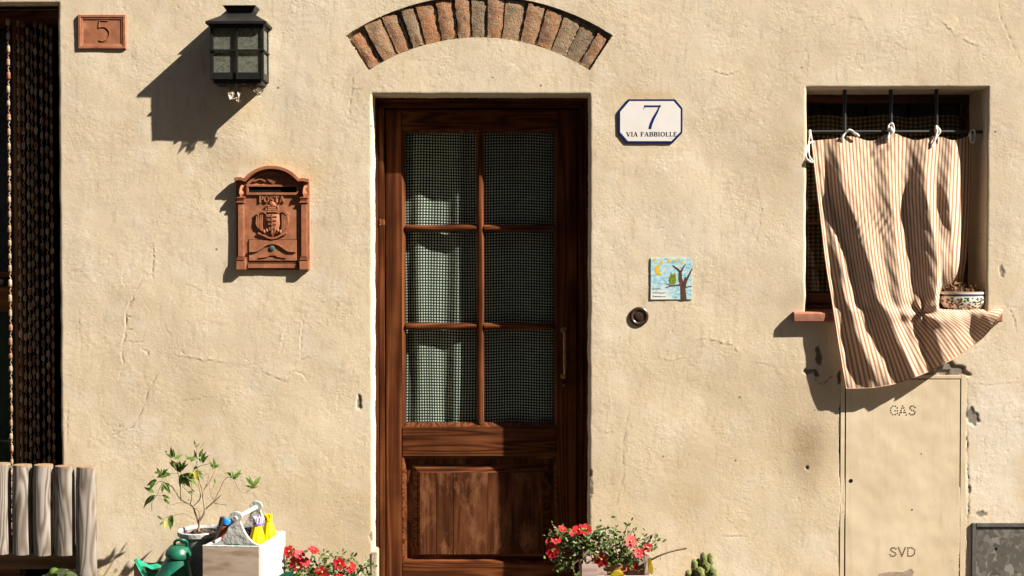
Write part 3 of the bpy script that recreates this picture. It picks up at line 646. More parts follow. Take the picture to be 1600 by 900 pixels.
# ---- the dark doorway at the left edge
yd = .20
hd = MB(); hd.box(LX0-.02,LX1+.02,.05,.12,Z(28,.05),Z(16,.05)); hd.box(LX0-.02,LX1+.02,.13,.30,Z(30,.1),LZ1+.01)
lf = hd.build('doorway_lintel', m_dwood_h, house, bevel=.003)
MB().box(X(24,yd)-.0,X(30,yd),yd-.01,yd+.05,.001,LZ1-.02).build('door_post', wood('honey_wood',(.26,.13,.05),(.15,.07,.03),axis='Z',fine=50), house, bevel=.003)
m_amber = wood('amber_wood',(.22,.085,.022),(.10,.035,.012),axis='X',fine=40,rough=.35)
gdo = MB().box(LX0,X(24,yd)-.002,yd,yd+.045,Z(487,yd),Z(448,yd)).build('glass_door', m_amber, house, bevel=.004)
for z0,z1 in ((Z(433,yd),Z(425,yd)),(.02,.25),(Z(35,yd),LZ1-.03)): MB().box(LX0,X(24,yd)-.002,yd+.0007,yd+.044,z0,z1).build('rail', m_amber, gdo, bevel=.003)
for z0,z1 in ((.25,Z(487,yd)),(Z(425,yd),Z(35,yd))): MB().box(LX0,X(23,yd),yd+.02,yd+.026,z0,z1).build('pane', m_glass, gdo)
MB().lathe([(.001,.03),(.010,.03),(.014,.024),(.014,.008),(.006,.004),(.006,-.002)],14,(X(4,yd),yd-.0,Z(440,yd)),axis='Y').build('lock', M('steel',(.6,.6,.6),rough=.3,metal=1), gdo, smooth=40)
MB().box(LX0,X(23,yd),yd+.09,yd+.095,Z(425,yd),Z(34,yd)).build('painted_reflection', M('blue_reflection_paint',(.022,.028,.05),(.012,.016,.026),rough=.8,scale=8), gdo)  # sheet coloured blue to stand in for the sky reflected in the glass
MB().box(LX0,X(23,yd),yd+.09,yd+.095,.04,Z(425,yd)-.004).build('painted_reflection', M('green_reflection_paint',(.012,.034,.02),(.006,.016,.01),rough=.8,scale=8), gdo)  # green sheet, likewise painting the reflection in the lower glass
# ---- window: sash, panes, grille, sill
yw = .20
ws = MB(); ws.box(WX0-.01,WX1+.01,yw,.27,Z(160,yw),WZ1+.01); ws.box(WX0-.01,X(1262,yw),yw+.0007,.269,WZ0,Z(160,yw)); ws.box(X(1509,yw),WX1+.01,yw+.0007,.269,WZ0,Z(160,yw))
m_wdw = wood('window_wood', (.105,.038,.016), (.03,.010,.005), axis='X', fine=60, rough=.45)
win = ws.build('window', m_wdw, house, bevel=.003)
for va,vb in ((458,474),(476,488)): MB().box(X(1262,yw)+.0005,X(1509,yw)-.0005,yw+.001+.004*(va>470),.268,Z(vb,yw),Z(va,yw)).build('sash_rail', m_wdw, win, bevel=.003)
zz_ = [Z(457,yw),Z(419,yw),Z(348,yw),Z(316,yw),Z(250,yw),Z(161,yw)]
for z in zz_[1:-1]: MB().box(X(1262,yw)+.0005,X(1509,yw)-.0005,yw+.012,.25,z-.007,z+.007).build('glazing_bar', m_wdw, win, bevel=.003)
for k in range(5): MB().box(X(1262,yw),X(1509,yw),yw+.03,yw+.034,zz_[k]+.006,zz_[k+1]-.006).build('pane', m_glass, win)
yg = .055
gr = MB(); gr.tube([(WX0-.03,yg,Z(206,yg)),(WX1+.03,yg,Z(206,yg))],.0075,10)
grl = gr.build('window_grille', m_black, house, smooth=50)
for u in (1318,1390,1461): MB().tube([(X(u,yg),yg,WZ0-.02),(X(u,yg),yg,WZ1+.02)],.0085,10).build('bar', m_black, grl, smooth=50)
sx0,sx1 = X(1239),X(1562); sz1 = WZ0+.003
sb = MB(); prof = [(.21,-.045),(-.022,-.045),(-.030,-.040),(-.031,-.022),(-.029,-.008),(-.020,-.001),(-.005,0.0),(.21,.004)]
n_ = len(prof); sb.add([(sx0,a,sz1+b) for a,b in prof]+[(sx1,a,sz1+b) for a,b in prof],[tuple(range(n_)),tuple(range(2*n_-1,n_-1,-1))]+[(i,i+n_,(i+1)%n_+n_,(i+1)%n_) for i in range(n_)])
sb.build('window_sill', M('sill_clay',(.31,.125,.075),(.22,.085,.05),rough=.8,scale=26,bs=200,bump=.4,c3=(.38,.20,.125)), house, smooth=40)
# ---- gas hatch and meter hatch set in the wall
def hatchmat():
    m = N('painted_metal_hatch'); co = m.coord(rand=False)
    c = m.ramp(m.noise(co, 4, 5, .6), [(.35,(.54,.425,.285)),(.6,(.615,.50,.35)),(.72,(.63,.53,.39))])
    c = m.mix(m.ramp(m.noise(m.coord((1,1,.07),rand=False), 18, 5, .7), [(.52,(0,0,0)),(.72,(.45,.45,.45))]), c, (.40,.30,.19))
    c = m.mix(m.ramp(m.noise(m.coord((1,1,.4),rand=False), 30, 6, .75), [(.60,(0,0,0)),(.72,(.7,.7,.7))]), c, (.50,.385,.25))
    c = m.mix(m.ramp(m.noise(co, 60, 4, .6), [(.70,(0,0,0)),(.74,(.8,.8,.8))]), c, (.22,.14,.08))
    b = m.bump(m.noise(m.coord((1,1,.3),rand=False), 60, 4), .25, .0014); b = m.bump(m.noise(co, 5, 2), .5, .010, b)
    return m.fin(c, .7, b, 0, .2)
m_hatch = hatchmat()
m_hole = M('rust_edged_hole', (.085,.055,.032), (.05,.03,.018), rough=.9, bump=0)
gx0,gx1,gz1 = X(1322.5),X(1501),Z(593)
fr_ = MB(); fr_.box(X(1314.5),gx0-.004,-.0018,.01,.06,Z(586)); fr_.box(gx1+.005,X(1510.5),-.0018,.01,.06,Z(586)); fr_.box(gx0-.004,gx1+.005,-.0016,.01,gz1+.004,Z(586.5))
gas = MB().box(gx0,gx1,-.003,.008,.075,gz1).build('gas_hatch', m_hatch, house, bevel=.0015)
fr_.build('hatch_frame', m_hatch, gas, bevel=.001)
MB().box(gx0-.0042,gx1+.0052,-.0006,.009,.07,gz1+.0042).build('shadow_gap', m_dark, gas)
dots = MB()
def dot(u, v, r=1.12): dots.lathe([(.0001,.0007),(r*S,.0007),(r*S,-.001)],8,(X(u),-.003,Z(v)),axis='Y')
def dotpath(pts, n):
    pts = [np.array(p,float) for p in pts]; L = np.cumsum([0]+[np.linalg.norm(b-a) for a,b in zip(pts[:-1],pts[1:])])
    for t in np.linspace(0,L[-1],n): dot(np.interp(t,L,[p[0] for p in pts]),np.interp(t,L,[p[1] for p in pts]))
dotpath([(1403,637),(1400,634.2),(1396,634.2),(1392.6,638),(1392.6,643.5),(1396,647.5),(1400,647.5),(1403.4,645.5),(1403.4,641.5),(1399.5,641.5)],11)
dotpath([(1406.3,648),(1411.5,634)],5); dotpath([(1413.2,637),(1417.3,648)],4); dot(1409.5,644); dot(1413.5,644)
dotpath([(1431,636.2),(1428,634),(1424,634.2),(1422.2,637.2),(1424.5,640),(1429,641.5),(1431.3,644.3),(1429.5,647.5),(1425,648),(1422,645.8)],12)
dotpath([(1402.5,857.2),(1399,855.2),(1395.5,855.6),(1393.8,858.6),(1397,861.4),(1401,863),(1402.4,866),(1399,869),(1395,868.4),(1393.2,866)],13)
dotpath([(1406.5,855.5),(1411.8,868.5),(1417,855.5)],11)
dotpath([(1421,855.5),(1421,868.5),(1427,868.5),(1431.5,865),(1431.8,859),(1428,855.6),(1421,855.5)],15)
b = MB(); b.prism([px2(u,v,-.003) for u,v in ((1372,903),(1374,896),(1392,893),(1410,894),(1424,888),(1428,893),(1425,903))],-.0036,-.002); b.build('bare_patch', M('rusty_bare_metal',(.36,.28,.20),(.24,.17,.11),rough=.85,scale=60), gas)
prop(dots.build('perforated_lettering', m_hole, gas), kind='stuff')
for u,v,r in ((1331,751,3.1),(1427,796,1.2),(1441,709,.9)):
    MB().lathe([(.0001,.0006),(r*S,.0008),(r*S,-.001)],12,(X(u),-.003,Z(v)),axis='Y').build('lock_hole' if r>2 else 'screw_hole', m_dark, gas)
def spangle():
    m = N('galvanised_sheet'); co = m.coord(rand=False); ds = m.n('TexNoise'); ds.inputs['Scale'].default_value = 14; m.l(co, ds.inputs[0])
    cc = m.mix(.22, co, ds.outputs['Color'], 'ADD'); v = m.n('TexVoronoi'); v.inputs['Scale'].default_value = 26; m.l(cc, v.inputs['Vector'])
    sp = m.n('SeparateColor'); m.l(v.outputs['Color'], sp.inputs[0])
    c = m.ramp(sp.outputs[0], [(0,(.075,.066,.055)),(.4,(.105,.095,.08)),(.7,(.145,.13,.112)),(1,(.23,.21,.185))])
    return m.fin(c, .62, m.bump(m.noise(co,120),.2,.001), .15, .3)
m_grey = M('grey_painted_metal', (.105,.10,.095), (.07,.067,.063), rough=.6, scale=30, bs=120, bump=.3)
mt = MB(); a,b,c = X(1520.5),X(1527),X(1640); d,e = Z(817),Z(823)
mt.box(a,b,-.010,.01,.1,d); mt.box(b,c,-.0098,.01,e,d)
mh = MB().box(b+.002,c,-.004,.008,.1,e-.002).build('meter_hatch', spangle(), house)
mt.build('hatch_frame', m_grey, mh, bevel=.002)
MB().lathe([(.0001,.001),(2.1*S,.001),(2.1*S,-.001)],10,(X(1559.5),-.004,Z(857)),axis='Y').build('lock_hole', m_dark, mh)

# ================================================================== THINGS ON THE WALL
# lettering made of strokes, drawn in a unit-high box
def arc(cx_, cz_, rx, rz, a0, a1, n=14): return [(cx_+rx*math.cos(R(a0+(a1-a0)*k/n)), cz_+rz*math.sin(R(a0+(a1-a0)*k/n))) for k in range(n+1)]
TH, TN = .215, .085
def wv(n, a, b):  # stroke that swells in the middle
    return [a+(b-a)*math.sin(math.pi*k/(n-1)) for k in range(n)]
LET = {
 'V': (.80,[([(.10,1),(.42,0)],TH),([(.72,1),(.44,0)],TN),([(-.02,.97),(.24,.97)],TN*.9),([(.58,.97),(.82,.97)],TN*.9)]),
 'I': (.36,[([(.18,0),(.18,1)],TH),([(.02,.97),(.34,.97)],TN*.9),([(.02,.03),(.34,.03)],TN*.9)]),
 'A': (.82,[([(.10,0),(.40,1)],TN),([(.40,1),(.70,0)],TH),([(.18,.33),(.6,.33)],TN),([(-.02,.03),(.22,.03)],TN*.9),([(.54,.03),(.84,.03)],TN*.9)]),
 'F': (.66,[([(.16,0),(.16,1)],TH),([(.02,.965),(.62,.965)],TN),([(.60,1),(.60,.76)],TN*.9),([(.16,.52),(.50,.52)],TN),([(.49,.64),(.49,.40)],TN*.8),([(.02,.03),(.34,.03)],TN*.9)]),
 'B': (.74,[([(.16,0),(.16,1)],TH),([(.02,.965),(.40,.965)],TN),([(.02,.035),(.42,.035)],TN),([(.16,.52),(.40,.52)],TN),(arc(.38,.745,.22,.22,90,-90),wv(15,TN,TH)),(arc(.40,.28,.26,.245,90,-90),wv(15,TN,TH))]),
 'O': (.88,[(arc(.43,.5,.34,.46,90,-90),wv(15,TN,TH)),(arc(.43,.5,.34,.46,90,270),wv(15,TN,TH))]),
 'L': (.64,[([(.16,0),(.16,1)],TH),([(.02,.97),(.32,.97)],TN*.9),([(.02,.035),(.60,.035)],TN),([(.58,0),(.60,.26)],TN*.9)]),
 'E': (.68,[([(.16,0),(.16,1)],TH),([(.02,.965),(.60,.965)],TN),([(.58,1),(.58,.76)],TN*.9),([(.16,.52),(.48,.52)],TN),([(.47,.64),(.47,.40)],TN*.8),([(.02,.035),(.62,.035)],TN),([(.60,0),(.62,.26)],TN*.9)]),
 'P': (.70,[([(.16,0),(.16,1)],TH),([(.02,.965),(.38,.965)],TN),([(.16,.46),(.38,.46)],TN),(arc(.38,.71,.24,.25,90,-90),wv(15,TN,TH)),([(.02,.03),(.34,.03)],TN*.9)]),
 'S': (.62,[(arc(.30,.74,.20,.22,20,270,12)+arc(.30,.27,.22,.245,90,-160,12),[TN]*4+wv(18,TN,TH*1.1)+[TN]*4),([(.50,.98),(.50,.76)],TN*.8),([(.08,.02),(.08,.26)],TN*.8)]),
 'T': (.74,[([(.37,0),(.37,1)],TH),([(.04,.965),(.70,.965)],TN),([(.04,1),(.04,.74)],TN*.9),([(.70,1),(.70,.74)],TN*.9),([(.22,.03),(.52,.03)],TN*.9)]),
 ' ': (.34,[])}
def write(mb, text, x0, x1, z0, h, y, d):
    tot = sum(LET[c][0] for c in text)+.10*(len(text)-1); k = (x1-x0)/tot; x = x0
    for q, c in enumerate(text):
        for j,(pts,wd) in enumerate(LET[c][1]):
            wd = [q2*(h+k)/2 for q2 in wd] if hasattr(wd,'__len__') else wd*(h+k)/2
            mb.ribbon([(x+a*k,z0+b*h) for a,b in pts], wd, y-d-.00004*j, y+.001)
        x += (LET[c][0]+.10)*k
YMAP = lambda y: y*.42 if y<0 else y
# number plaque with a 5
pl = thing('number_plaque','terracotta tile plaque with the number 5 high beside the beaded doorway','house number',P(163,50,0))
x0,x1,z0,z1 = X(125.5),X(200.5),Z(77),Z(23)
b = MB(); b.box(x0,x1,-.010,.006,z0,z1); b.build('tile', m_terra, pl, bevel=.003)
b = MB(); ring(b,(x0,z0,x1,z1),-.013,(x0+.003,z0+.003,x1-.003,z1-.003),-.021); ring(b,(x0+.003,z0+.003,x1-.003,z1-.003),-.021,(x0+.012,z0+.012,x1-.012,z1-.012),-.021)
ring(b,(x0+.012,z0+.012,x1-.012,z1-.012),-.021,(x0+.015,z0+.015,x1-.015,z1-.015),-.016); ring(b,(x0+.015,z0+.015,x1-.015,z1-.015),-.016,(x0+.020,z0+.020,x1-.020,z1-.020),-.016)
ring(b,(x0+.020,z0+.020,x1-.020,z1-.020),-.016,(x0+.022,z0+.022,x1-.022,z1-.022),-.0105); ring(b,(x0,z0,x1,z1),.004,(x0,z0,x1,z1),-.013)
b.build('border', m_terra, pl, smooth=30)
b = MB(); c5 = [(170,32.5),(156,32.5),(155,43.5),(160,42.2),(166.5,43.5),(171.5,49),(171.5,55.5),(167.5,62),(160.5,64.5),(155.5,62.5)]
path = catmull([px2(*q,0) for q in c5[2:]],5); pp = [px2(*c5[0],0),px2(*c5[1],0),px2(*c5[2],0)]
b.ribbon(pp,.0035,-.0165,-.009); b.ribbon(path,.0042,-.0167,-.009)
b.build('numeral', m_terra, pl, bevel=.0006)
YMAP = None
# wall lantern
lx0,lx1,ly = -1.288,-1.060,-.105; lz0,lz1 = Z(124,ly),Z(38,ly)
la = thing('wall_lantern','black iron half lantern with rippled glass panes above the mailbox','lantern',((lx0+lx1)/2,0,lz0))
b = MB(); t=.014
for xx in (lx0,lx1-t): b.box(xx,xx+t,ly,ly+t,lz0,lz1); b.box(xx,xx+t,-.012,.006,lz0,lz1)
b.box(lx0+t,lx1-t,ly+.0006,ly+t,lz1-.016,lz1); b.box(lx0+t,lx1-t,ly+.0006,ly+t,lz0,lz0+.030)
for xx in (lx0+.0006,lx1-t+.0003): b.box(xx,xx+t-.001,ly+t,-.012,lz1-.016,lz1-.0005); b.box(xx,xx+t-.001,ly+t,-.012,lz0+.0005,lz0+.030)
b.box(lx0+.012,lx1-.012,ly+.008,.004,lz0-.016,lz0-.0005)
b.build('frame', m_black, la, bevel=.0015)
zc = lz0+.030+(lz1-lz0-.046)*.50; xc = (lx0+lx1)/2
MB().box(xc-.004,xc+.004,ly-.005,ly+.003,lz0,lz1-.002).build('bar', m_black, la, bevel=.001)
MB().box(lx0-.005,lx1+.005,ly-.0045,ly+.0035,zc-.0035,zc+.0035).build('bar', m_black, la, bevel=.001)
MB().box(lx1-.003,lx1+.005,ly+.004,-.002,zc-.0035,zc+.0035).build('bar', m_black, la, bevel=.001)
MB().box(lx0-.005,lx0+.003,ly+.004,-.002,zc-.0035,zc+.0035).build('bar', m_black, la, bevel=.001)
for x0,x1,c0,c1 in ((lx0+t,xc-.004,lz0+.03,zc-.0035),(xc+.004,lx1-t,lz0+.03,zc-.0035),(lx0+t,xc-.004,zc+.0035,lz1-.016),(xc+.004,lx1-t,zc+.0035,lz1-.016)):
    MB().box(x0,x1,ly+.005,ly+.008,c0,c1).build('pane', m_lglass, la)
for xx in (lx0+.005,lx1-.008):
    for c0,c1 in ((lz0+.03,zc-.0035),(zc+.0035,lz1-.016)): MB().box(xx,xx+.003,ly+t,-.012,c0,c1).build('pane', m_lglass, la)
def slab4(mb, A_, za, B_, zb):   # (x0,x1,y front) below and above, back at the wall
    a0,a1,af = A_; b0,b1,bf = B_
    mb.add([(a0,af,za),(a1,af,za),(a1,.004,za),(a0,.004,za),(b0,bf,zb),(b1,bf,zb),(b1,.004,zb),(b0,.004,zb)],[(0,3,2,1),(4,5,6,7),(0,1,5,4),(1,2,6,5),(2,3,7,6),(3,0,4,7)])
b = MB(); nkz = Z(20,-.07); rz_ = Z(33,-.12)
slab4(b,(lx0-.016,lx1+.016,-.122),lz1-.001,(lx0-.016,lx1+.016,-.122),rz_); slab4(b,(lx0-.0155,lx1+.0155,-.1215),rz_,(-1.222,-1.116,-.065),nkz)
b.build('roof', m_black, la, bevel=.0012)
b = MB(); slab4(b,(-1.222,-1.116,-.0648),nkz-.004,(-1.222,-1.116,-.0648),nkz+.008); slab4(b,(-1.226,-1.112,-.068),nkz+.008,(-1.240,-1.098,-.082),nkz+.030); slab4(b,(-1.240,-1.098,-.082),nkz+.030,(-1.205,-1.133,-.05),nkz+.036)
b.build('chimney_cap', m_black, la, bevel=.001)
m_bulb = M('bulb_glass', (.75,.75,.70), rough=.2, bump=0)
MB().lathe([(.001,-.045),(.018,-.038),(.028,-.012),(.024,.012),(.012,.034),(.011,.06)],16,((lx0+lx1)/2,-.055,lz0+.07)).build('bulb', m_bulb, la, smooth=60)
# plastic bag knotted under the lantern
def plastic():
    m = N('crumpled_clear_plastic'); co = m.coord(rand=False); out = m.t.nodes['Material Output']
    m.fin((.47,.39,.30), .4, m.bump(m.noise(co,45,3),.2,.001), 0, .5); tr = m.n('BsdfTransparent'); mx = m.n('MixShader', i_0=.14)
    m.l(m.b.outputs[0], mx.inputs[1]); m.l(tr.outputs[0], mx.inputs[2]); m.l(mx.outputs[0], out.inputs[0]); return m.m
m_plast = plastic(); yb = -.068
bg_ = thing('plastic_bag','crumpled translucent plastic scrap knotted beneath the lantern','plastic bag',P(378,126,yb))
def lobe(q, k, seed):
    rg = random.Random(seed*7+1); off = [[(rg.uniform(-2.2,2.2),rg.uniform(-2,2),rg.uniform(-.009,.009)) for _ in range(7)] for _ in range(6)]
    def fn(a,c):
        o = off[round(c*5)][round(a*6)]; e = .3 if c==0 else 1
        u = (q[0][0]*(1-a)+q[1][0]*a)*(1-c)+(q[3][0]*(1-a)+q[2][0]*a)*c; v = (q[0][1]*(1-a)+q[1][1]*a)*(1-c)+(q[3][1]*(1-a)+q[2][1]*a)*c
        return P(u+o[0]*e, v+o[1]*e, yb+o[2]*e-.016*c)
    return MB().grid(fn, 6, 5)
for a_ in (([(349,126),(379,123),(375,152),(360,154)],3,1),([(364,140),(376,138),(374,161),(368,158)],3,2),([(379,124),(393,127),(411,143),(403,152)],4,3),([(388,126),(400,129),(408,150),(400,147)],3,4)):
    lobe(*a_).build('fold', m_plast, bg_, smooth=12)
MB().tube([P(376,125,yb-.004),P(380,127,yb-.014),P(384,131,yb-.006)],[.006,.010,.006],8).build('knot', M('red_plastic_twist',(.55,.16,.10),rough=.4), bg_, smooth=60)
MB().tube([P(379,126,yb),P(379,120,yb+.01)],[.003,.003],6).build('tie', m_plast, bg_)
YMAP = lambda y: (y if y>-.0095 or y<-.0335 else -.010+(y+.013)*.62 if y<-.013 else y*.77)
# terracotta mailbox
MX = lambda a: X(320+a/4.285,-.02,340); MZ = lambda a: Z(240+a/4.285,-.02)
mbx = thing('mailbox','terracotta mailbox with POSTA lettering and a crest, left of the door','mailbox',P(425,420,0))
arch_o = [(205,172),(242,160)]+[(450+236*math.sin(R(t)),312-230*math.cos(R(t))) for t in range(-52,53,4)]+[(660,160),(698,178)]
def mp(pts): return [(MX(a),MZ(b)) for a,b in pts]
b = MB(); b.prism(mp(arch_o+[(698,780),(205,780)]), -.013, .006); b.build('body', m_terra, mbx, bevel=.002)
b = MB(); ar = [(450+228*math.sin(R(t)),316-222*math.cos(R(t))) for t in range(-60,61,4)]
b.ribbon(mp([(202,172),(244,170)]+ar[2:-2]+[(656,176),(700,184)]), .016, -.0338, -.010); b.build('pediment', m_terra, mbx, bevel=.003)
b = MB(); ar = [(450+204*math.sin(R(t)),322-196*math.cos(R(t))) for t in range(-58,59,4)]; b.ribbon(mp(ar), .011, -.027, -.012); b.build('pediment_moulding', m_terra, mbx, bevel=.002)
b = MB()
for k in range(-3,4): b.ribbon(mp([(455,205),(455+k*9,178-6*(3-abs(k))*.6),(455+k*13,165-5*(3-abs(k)))]), [.003,.0065,.003], -.024, -.012)
for s_ in (-1,1): b.ribbon(catmull([np.array(q) for q in mp([(450+s_*45,185),(450+s_*80,170),(450+s_*120,182),(450+s_*160,182),(450+s_*185,196)])],4), [.009]*9+[.006]*8, -.023, -.012)
b.build('shell_ornament', m_terra, mbx, bevel=.002)
b = MB(); ring(b,(MX(276),MZ(278),MX(630),MZ(206)),-.013,(MX(279),MZ(275),MX(627),MZ(209)),-.024); ring(b,(MX(279),MZ(275),MX(627),MZ(209)),-.024,(MX(291),MZ(260),MX(614),MZ(220)),-.024); ring(b,(MX(291),MZ(260),MX(614),MZ(220)),-.024,(MX(292),MZ(259),MX(613),MZ(221)),-.012)
b.build('slot_frame', m_terra, mbx); MB().box(MX(291),MX(614),-.0145,-.010,MZ(260),MZ(220)).build('slot', m_dark, mbx)
for xa_,xb_ in ((217,262),(640,686)):
    c = MB().box(MX(xa_),MX(xb_),-.027,-.010,MZ(692),MZ(330)).build('column', m_terra, mbx, bevel=.004)
    b = MB()
    for va,vb,ex,yy in ((286,302,9,-.0334),(305,318,3,-.030),(319,333,8,-.033)): b.box(MX(xa_-ex),MX(xb_+ex),yy,-.010,MZ(vb),MZ(va))
    b.build('capital', m_terra, c, bevel=.003)
    b = MB()
    for va,vb,ex,yy in ((690,700,6,-.031),(702,714,8,-.033),(716,780,10,-.0334)): b.box(MX(xa_-ex),MX(xb_+ex),yy,-.010,MZ(vb),MZ(va))
    b.build('base', m_terra, c, bevel=.003)
    b = MB(); m_ = (xa_+xb_)/2
    for dx,dz,rr in ((4,222,.010),(-4,242,.009),(0,264,.012)): b.ball((MX(m_+dx),-.018,MZ(dz)), rr, 10, 7, (1,1.2,1))
    b.tube([(MX(m_+6),-.024,MZ(205)),(MX(m_+2),-.028,MZ(235)),(MX(m_-2),-.028,MZ(262)),(MX(m_),-.022,MZ(284))],[.004,.006,.007,.005],8)
    b.build('scroll', m_terra, c, smooth=60)
b = MB(); write(b,'POSTA',MX(362),MX(532),MZ(326),MZ(283)-MZ(326),-.0125,.009); b.build('lettering', m_terra, mbx, bevel=.0004, seg=1)
b = MB(); b.box(MX(283),MX(622),-.020,-.011,MZ(768),MZ(738)); b.box(MX(283),MX(622),-.0165,-.011,MZ(737),MZ(728)); b.build('ledge', m_terra, mbx, bevel=.003)
def crest():
    b = MB(); c_ = lambda a,d: (MX(a),MZ(d)); yb_ = -.013
    sh = [(400,395),(500,395),(506,470),(490,520),(450,560),(410,520),(394,470)]
    sh2 = [(450+(a-450)*.8,465+(d-465)*.82) for a,d in sh]; b.frustum(mp(sh2),-.028,mp(sh),yb_)
    for s_ in (-1,1):
        b.ribbon(catmull([np.array(c_(450+s_*a,d)) for a,d in ((38,400),(60,385),(85,392),(100,410))],4),[.010]*13,-.027,yb_)
        for k in range(4): a=66+k*12; b.ribbon([c_(450+s_*a,405+k*4),c_(450+s_*(a+4),470),c_(450+s_*(a-2-6*k*.4),525-k*9)],[.004,.0065,.004],-.025-.001*(k%2),yb_)
        b.ribbon([c_(450+s_*34,345),c_(450+s_*40,372),c_(450+s_*34,398)],[.004,.007,.005],-.026,yb_)
        b.ribbon(catmull([np.array(c_(450+s_*a,d)) for a,d in ((96,530),(60,545),(30,560),(0,568))],4),[.008]*13,-.024,yb_)
        for k in range(3): b.ball((MX(450+s_*(18+18*k)),-.025,MZ(505+9*k)),.007,8,6,(1,.8,1.2))
    for k,(d,w_) in enumerate(((352,30),(366,26),(378,28),(390,32))): b.tube([(MX(450-w_),-.024,MZ(d)),(MX(450+w_),-.024,MZ(d))],.006,8)
    b.ball((MX(450),-.022,MZ(340)),.012,10,7,(1.3,.8,1)); b.ball((MX(450),-.024,MZ(328)),.006,8,6)
    for k in range(4): b.ribbon([c_(415+k*4,420+k*26),c_(485-k*4,420+k*26)],.004,-.0315,-.026)
    b.ribbon([c_(450,405),c_(450,540)],.004,-.0318,-.026)
    return b
crest().build('crest', m_terra, mbx, smooth=55)
fl_ = MB().box(MX(290),MX(613),-.0185,-.012,MZ(719),MZ(577)).build('flap', m_terra, mbx, bevel=.002)
b = MB(); cur = catmull([np.array(q) for q in mp([(292,655),(340,652),(375,632),(410,610),(450,602),(490,610),(525,632),(560,652),(612,654)])],4); b.ribbon(cur,.012,-.0275,-.017); b.build('flap_pull', m_terra, fl_, bevel=.003)
b = MB(); cur = catmull([np.array(q) for q in mp([(355,698),(410,692),(430,682),(450,680),(470,682),(490,692),(545,698)])],4); b.ribbon(cur,.006,-.024,-.017); b.build('flap_lip', m_terra, fl_, bevel=.002)
MB().lathe([(.001,.025),(.009,.025),(.0125,.022),(.013,.012)],14,(MX(447),0,MZ(633)),axis='Y').build('lock', M('verdigris_lock',(.10,.20,.14),(.05,.11,.08),rough=.5,metal=.3), fl_, smooth=40)
MB().box(MX(287),MX(616),-.0137,-.012,MZ(722),MZ(574)).build('flap_gap', m_dark, mbx)
YMAP = lambda y: y*.5 if y<0 else y
# enamel street sign
SX = lambda a: X(940+a/7.5,-.012); SZ = lambda a: Z(130+a/7.5,-.012)
sg = thing('street_sign','white enamel sign with blue border reading 7 VIA FABBIOLLE, right of the door','sign',P(1016,188,0))
oc = [(192,322),(306,184),(858,184),(946,290),(946,578),(832,700),(290,700),(192,585)]
def inset(pts, k): cx_,cy_ = 569,442; return [(cx_+(a-cx_)*(1-k*1.0/380),cy_+(d-cy_)*(1-k*1.0/260)) for a,d in pts]
def sp_(pts): return [(SX(a),SZ(d)) for a,d in pts]
m_blue = M('blue_enamel', (.010,.028,.13), (.007,.02,.10), rough=.22, bump=0, spec=.6)
m_enam = M('white_enamel', (.74,.69,.66), (.69,.64,.60), rough=.25, scale=8, bs=30, bump=.08, spec=.6)
b = MB(); b.prism(sp_(oc),-.011,.006); plt = b.build('plate', m_blue, sg, bevel=.002)
b = MB(); b.prism(sp_(inset(oc,24)),-.0118,-.009); b.build('face', m_enam, sg)
b = MB(); y7 = -.0124
b.ribbon(sp_([(490,308),(506,255)]),[.001,.006],y7,-.011); b.ribbon(sp_([(500,268),(690,268)]),[.0085,.0078],y7-.0001,-.011)
b.ribbon(sp_([(683,252),(650,330),(605,410),(575,480),(562,535)]),[.0045,.0085,.0115,.0125,.0125],y7-.0002,-.011); b.build('numeral', m_blue, sg)
m_ink = M('dark_enamel_lettering', (.022,.022,.04), rough=.3, bump=0)
b = MB(); write(b,'VIA FABBIOLLE',SX(288),SX(880),SZ(622),SZ(570)-SZ(622),-.0119,.0005)
for k in range(5): b.ribbon(sp_([(782+k*10,652),(787+k*10,641)]),.0006,-.0123,-.011)
b.build('lettering', m_ink, sg)
YMAP = lambda y: y*.45 if y<0 else y
# painted tile with an owl
TX = lambda a: X(1012+a/12.16,-.008); TZ = lambda a: Z(398+a/12.16,-.008)
def tp_(pts): return [(TX(a),TZ(d)) for a,d in pts]
tl = thing('painted_tile','square ceramic tile painted with a green owl on a bare tree under moon and stars','tile',P(1049,435,0))
def tilebg():
    m = N('blue_washed_glaze'); co = m.coord(rand=False)
    c = m.ramp(m.noise(m.coord((1,1,2.2),rand=False),45,5,.7), [(.3,(.10,.30,.46)),(.42,(.22,.46,.58)),(.55,(.46,.62,.64)),(.7,(.62,.68,.66))])
    tc = m.n('TexCoord'); sp = m.n('SeparateXYZ'); m.l(tc.outputs['Object'], sp.inputs[0]); 
    f = m.n('MapRange'); f.inputs[1].default_value=-.02; f.inputs[2].default_value=-.075; m.l(sp.outputs[2],f.inputs[0])
    g = m.n('MapRange'); g.inputs[1].default_value=.01; g.inputs[2].default_value=-.03; m.l(sp.outputs[0],g.inputs[0])
    q = m.n('Math',operation='MULTIPLY'); m.l(f.outputs[0],q.inputs[0]); m.l(g.outputs[0],q.inputs[1])
    return m.fin(m.mix(q.outputs[0],c,(.70,.70,.66)), .25, None, 0, .6)
MB().box(TX(55),TX(845),-.008,.005,TZ(855),TZ(58)).build('tile', tilebg(), tl, bevel=.0015)
m_tree = M('painted_trunk', (.14,.065,.04), (.05,.022,.016), rough=.3, scale=120, bump=0); m_moon = M('painted_yellow', (.75,.46,.02), (.60,.42,.03), rough=.3, bump=0, scale=150)
m_owl = M('painted_owl_green', (.22,.27,.02), (.09,.16,.015), rough=.3, bump=0, scale=100)
b = MB(); ya,yb2 = -.0087,-.007
b.ribbon(tp_([(685,855),(675,700),(668,590),(620,460),(620,320)]),[.027,.024,.022,.017,.013],ya,yb2)
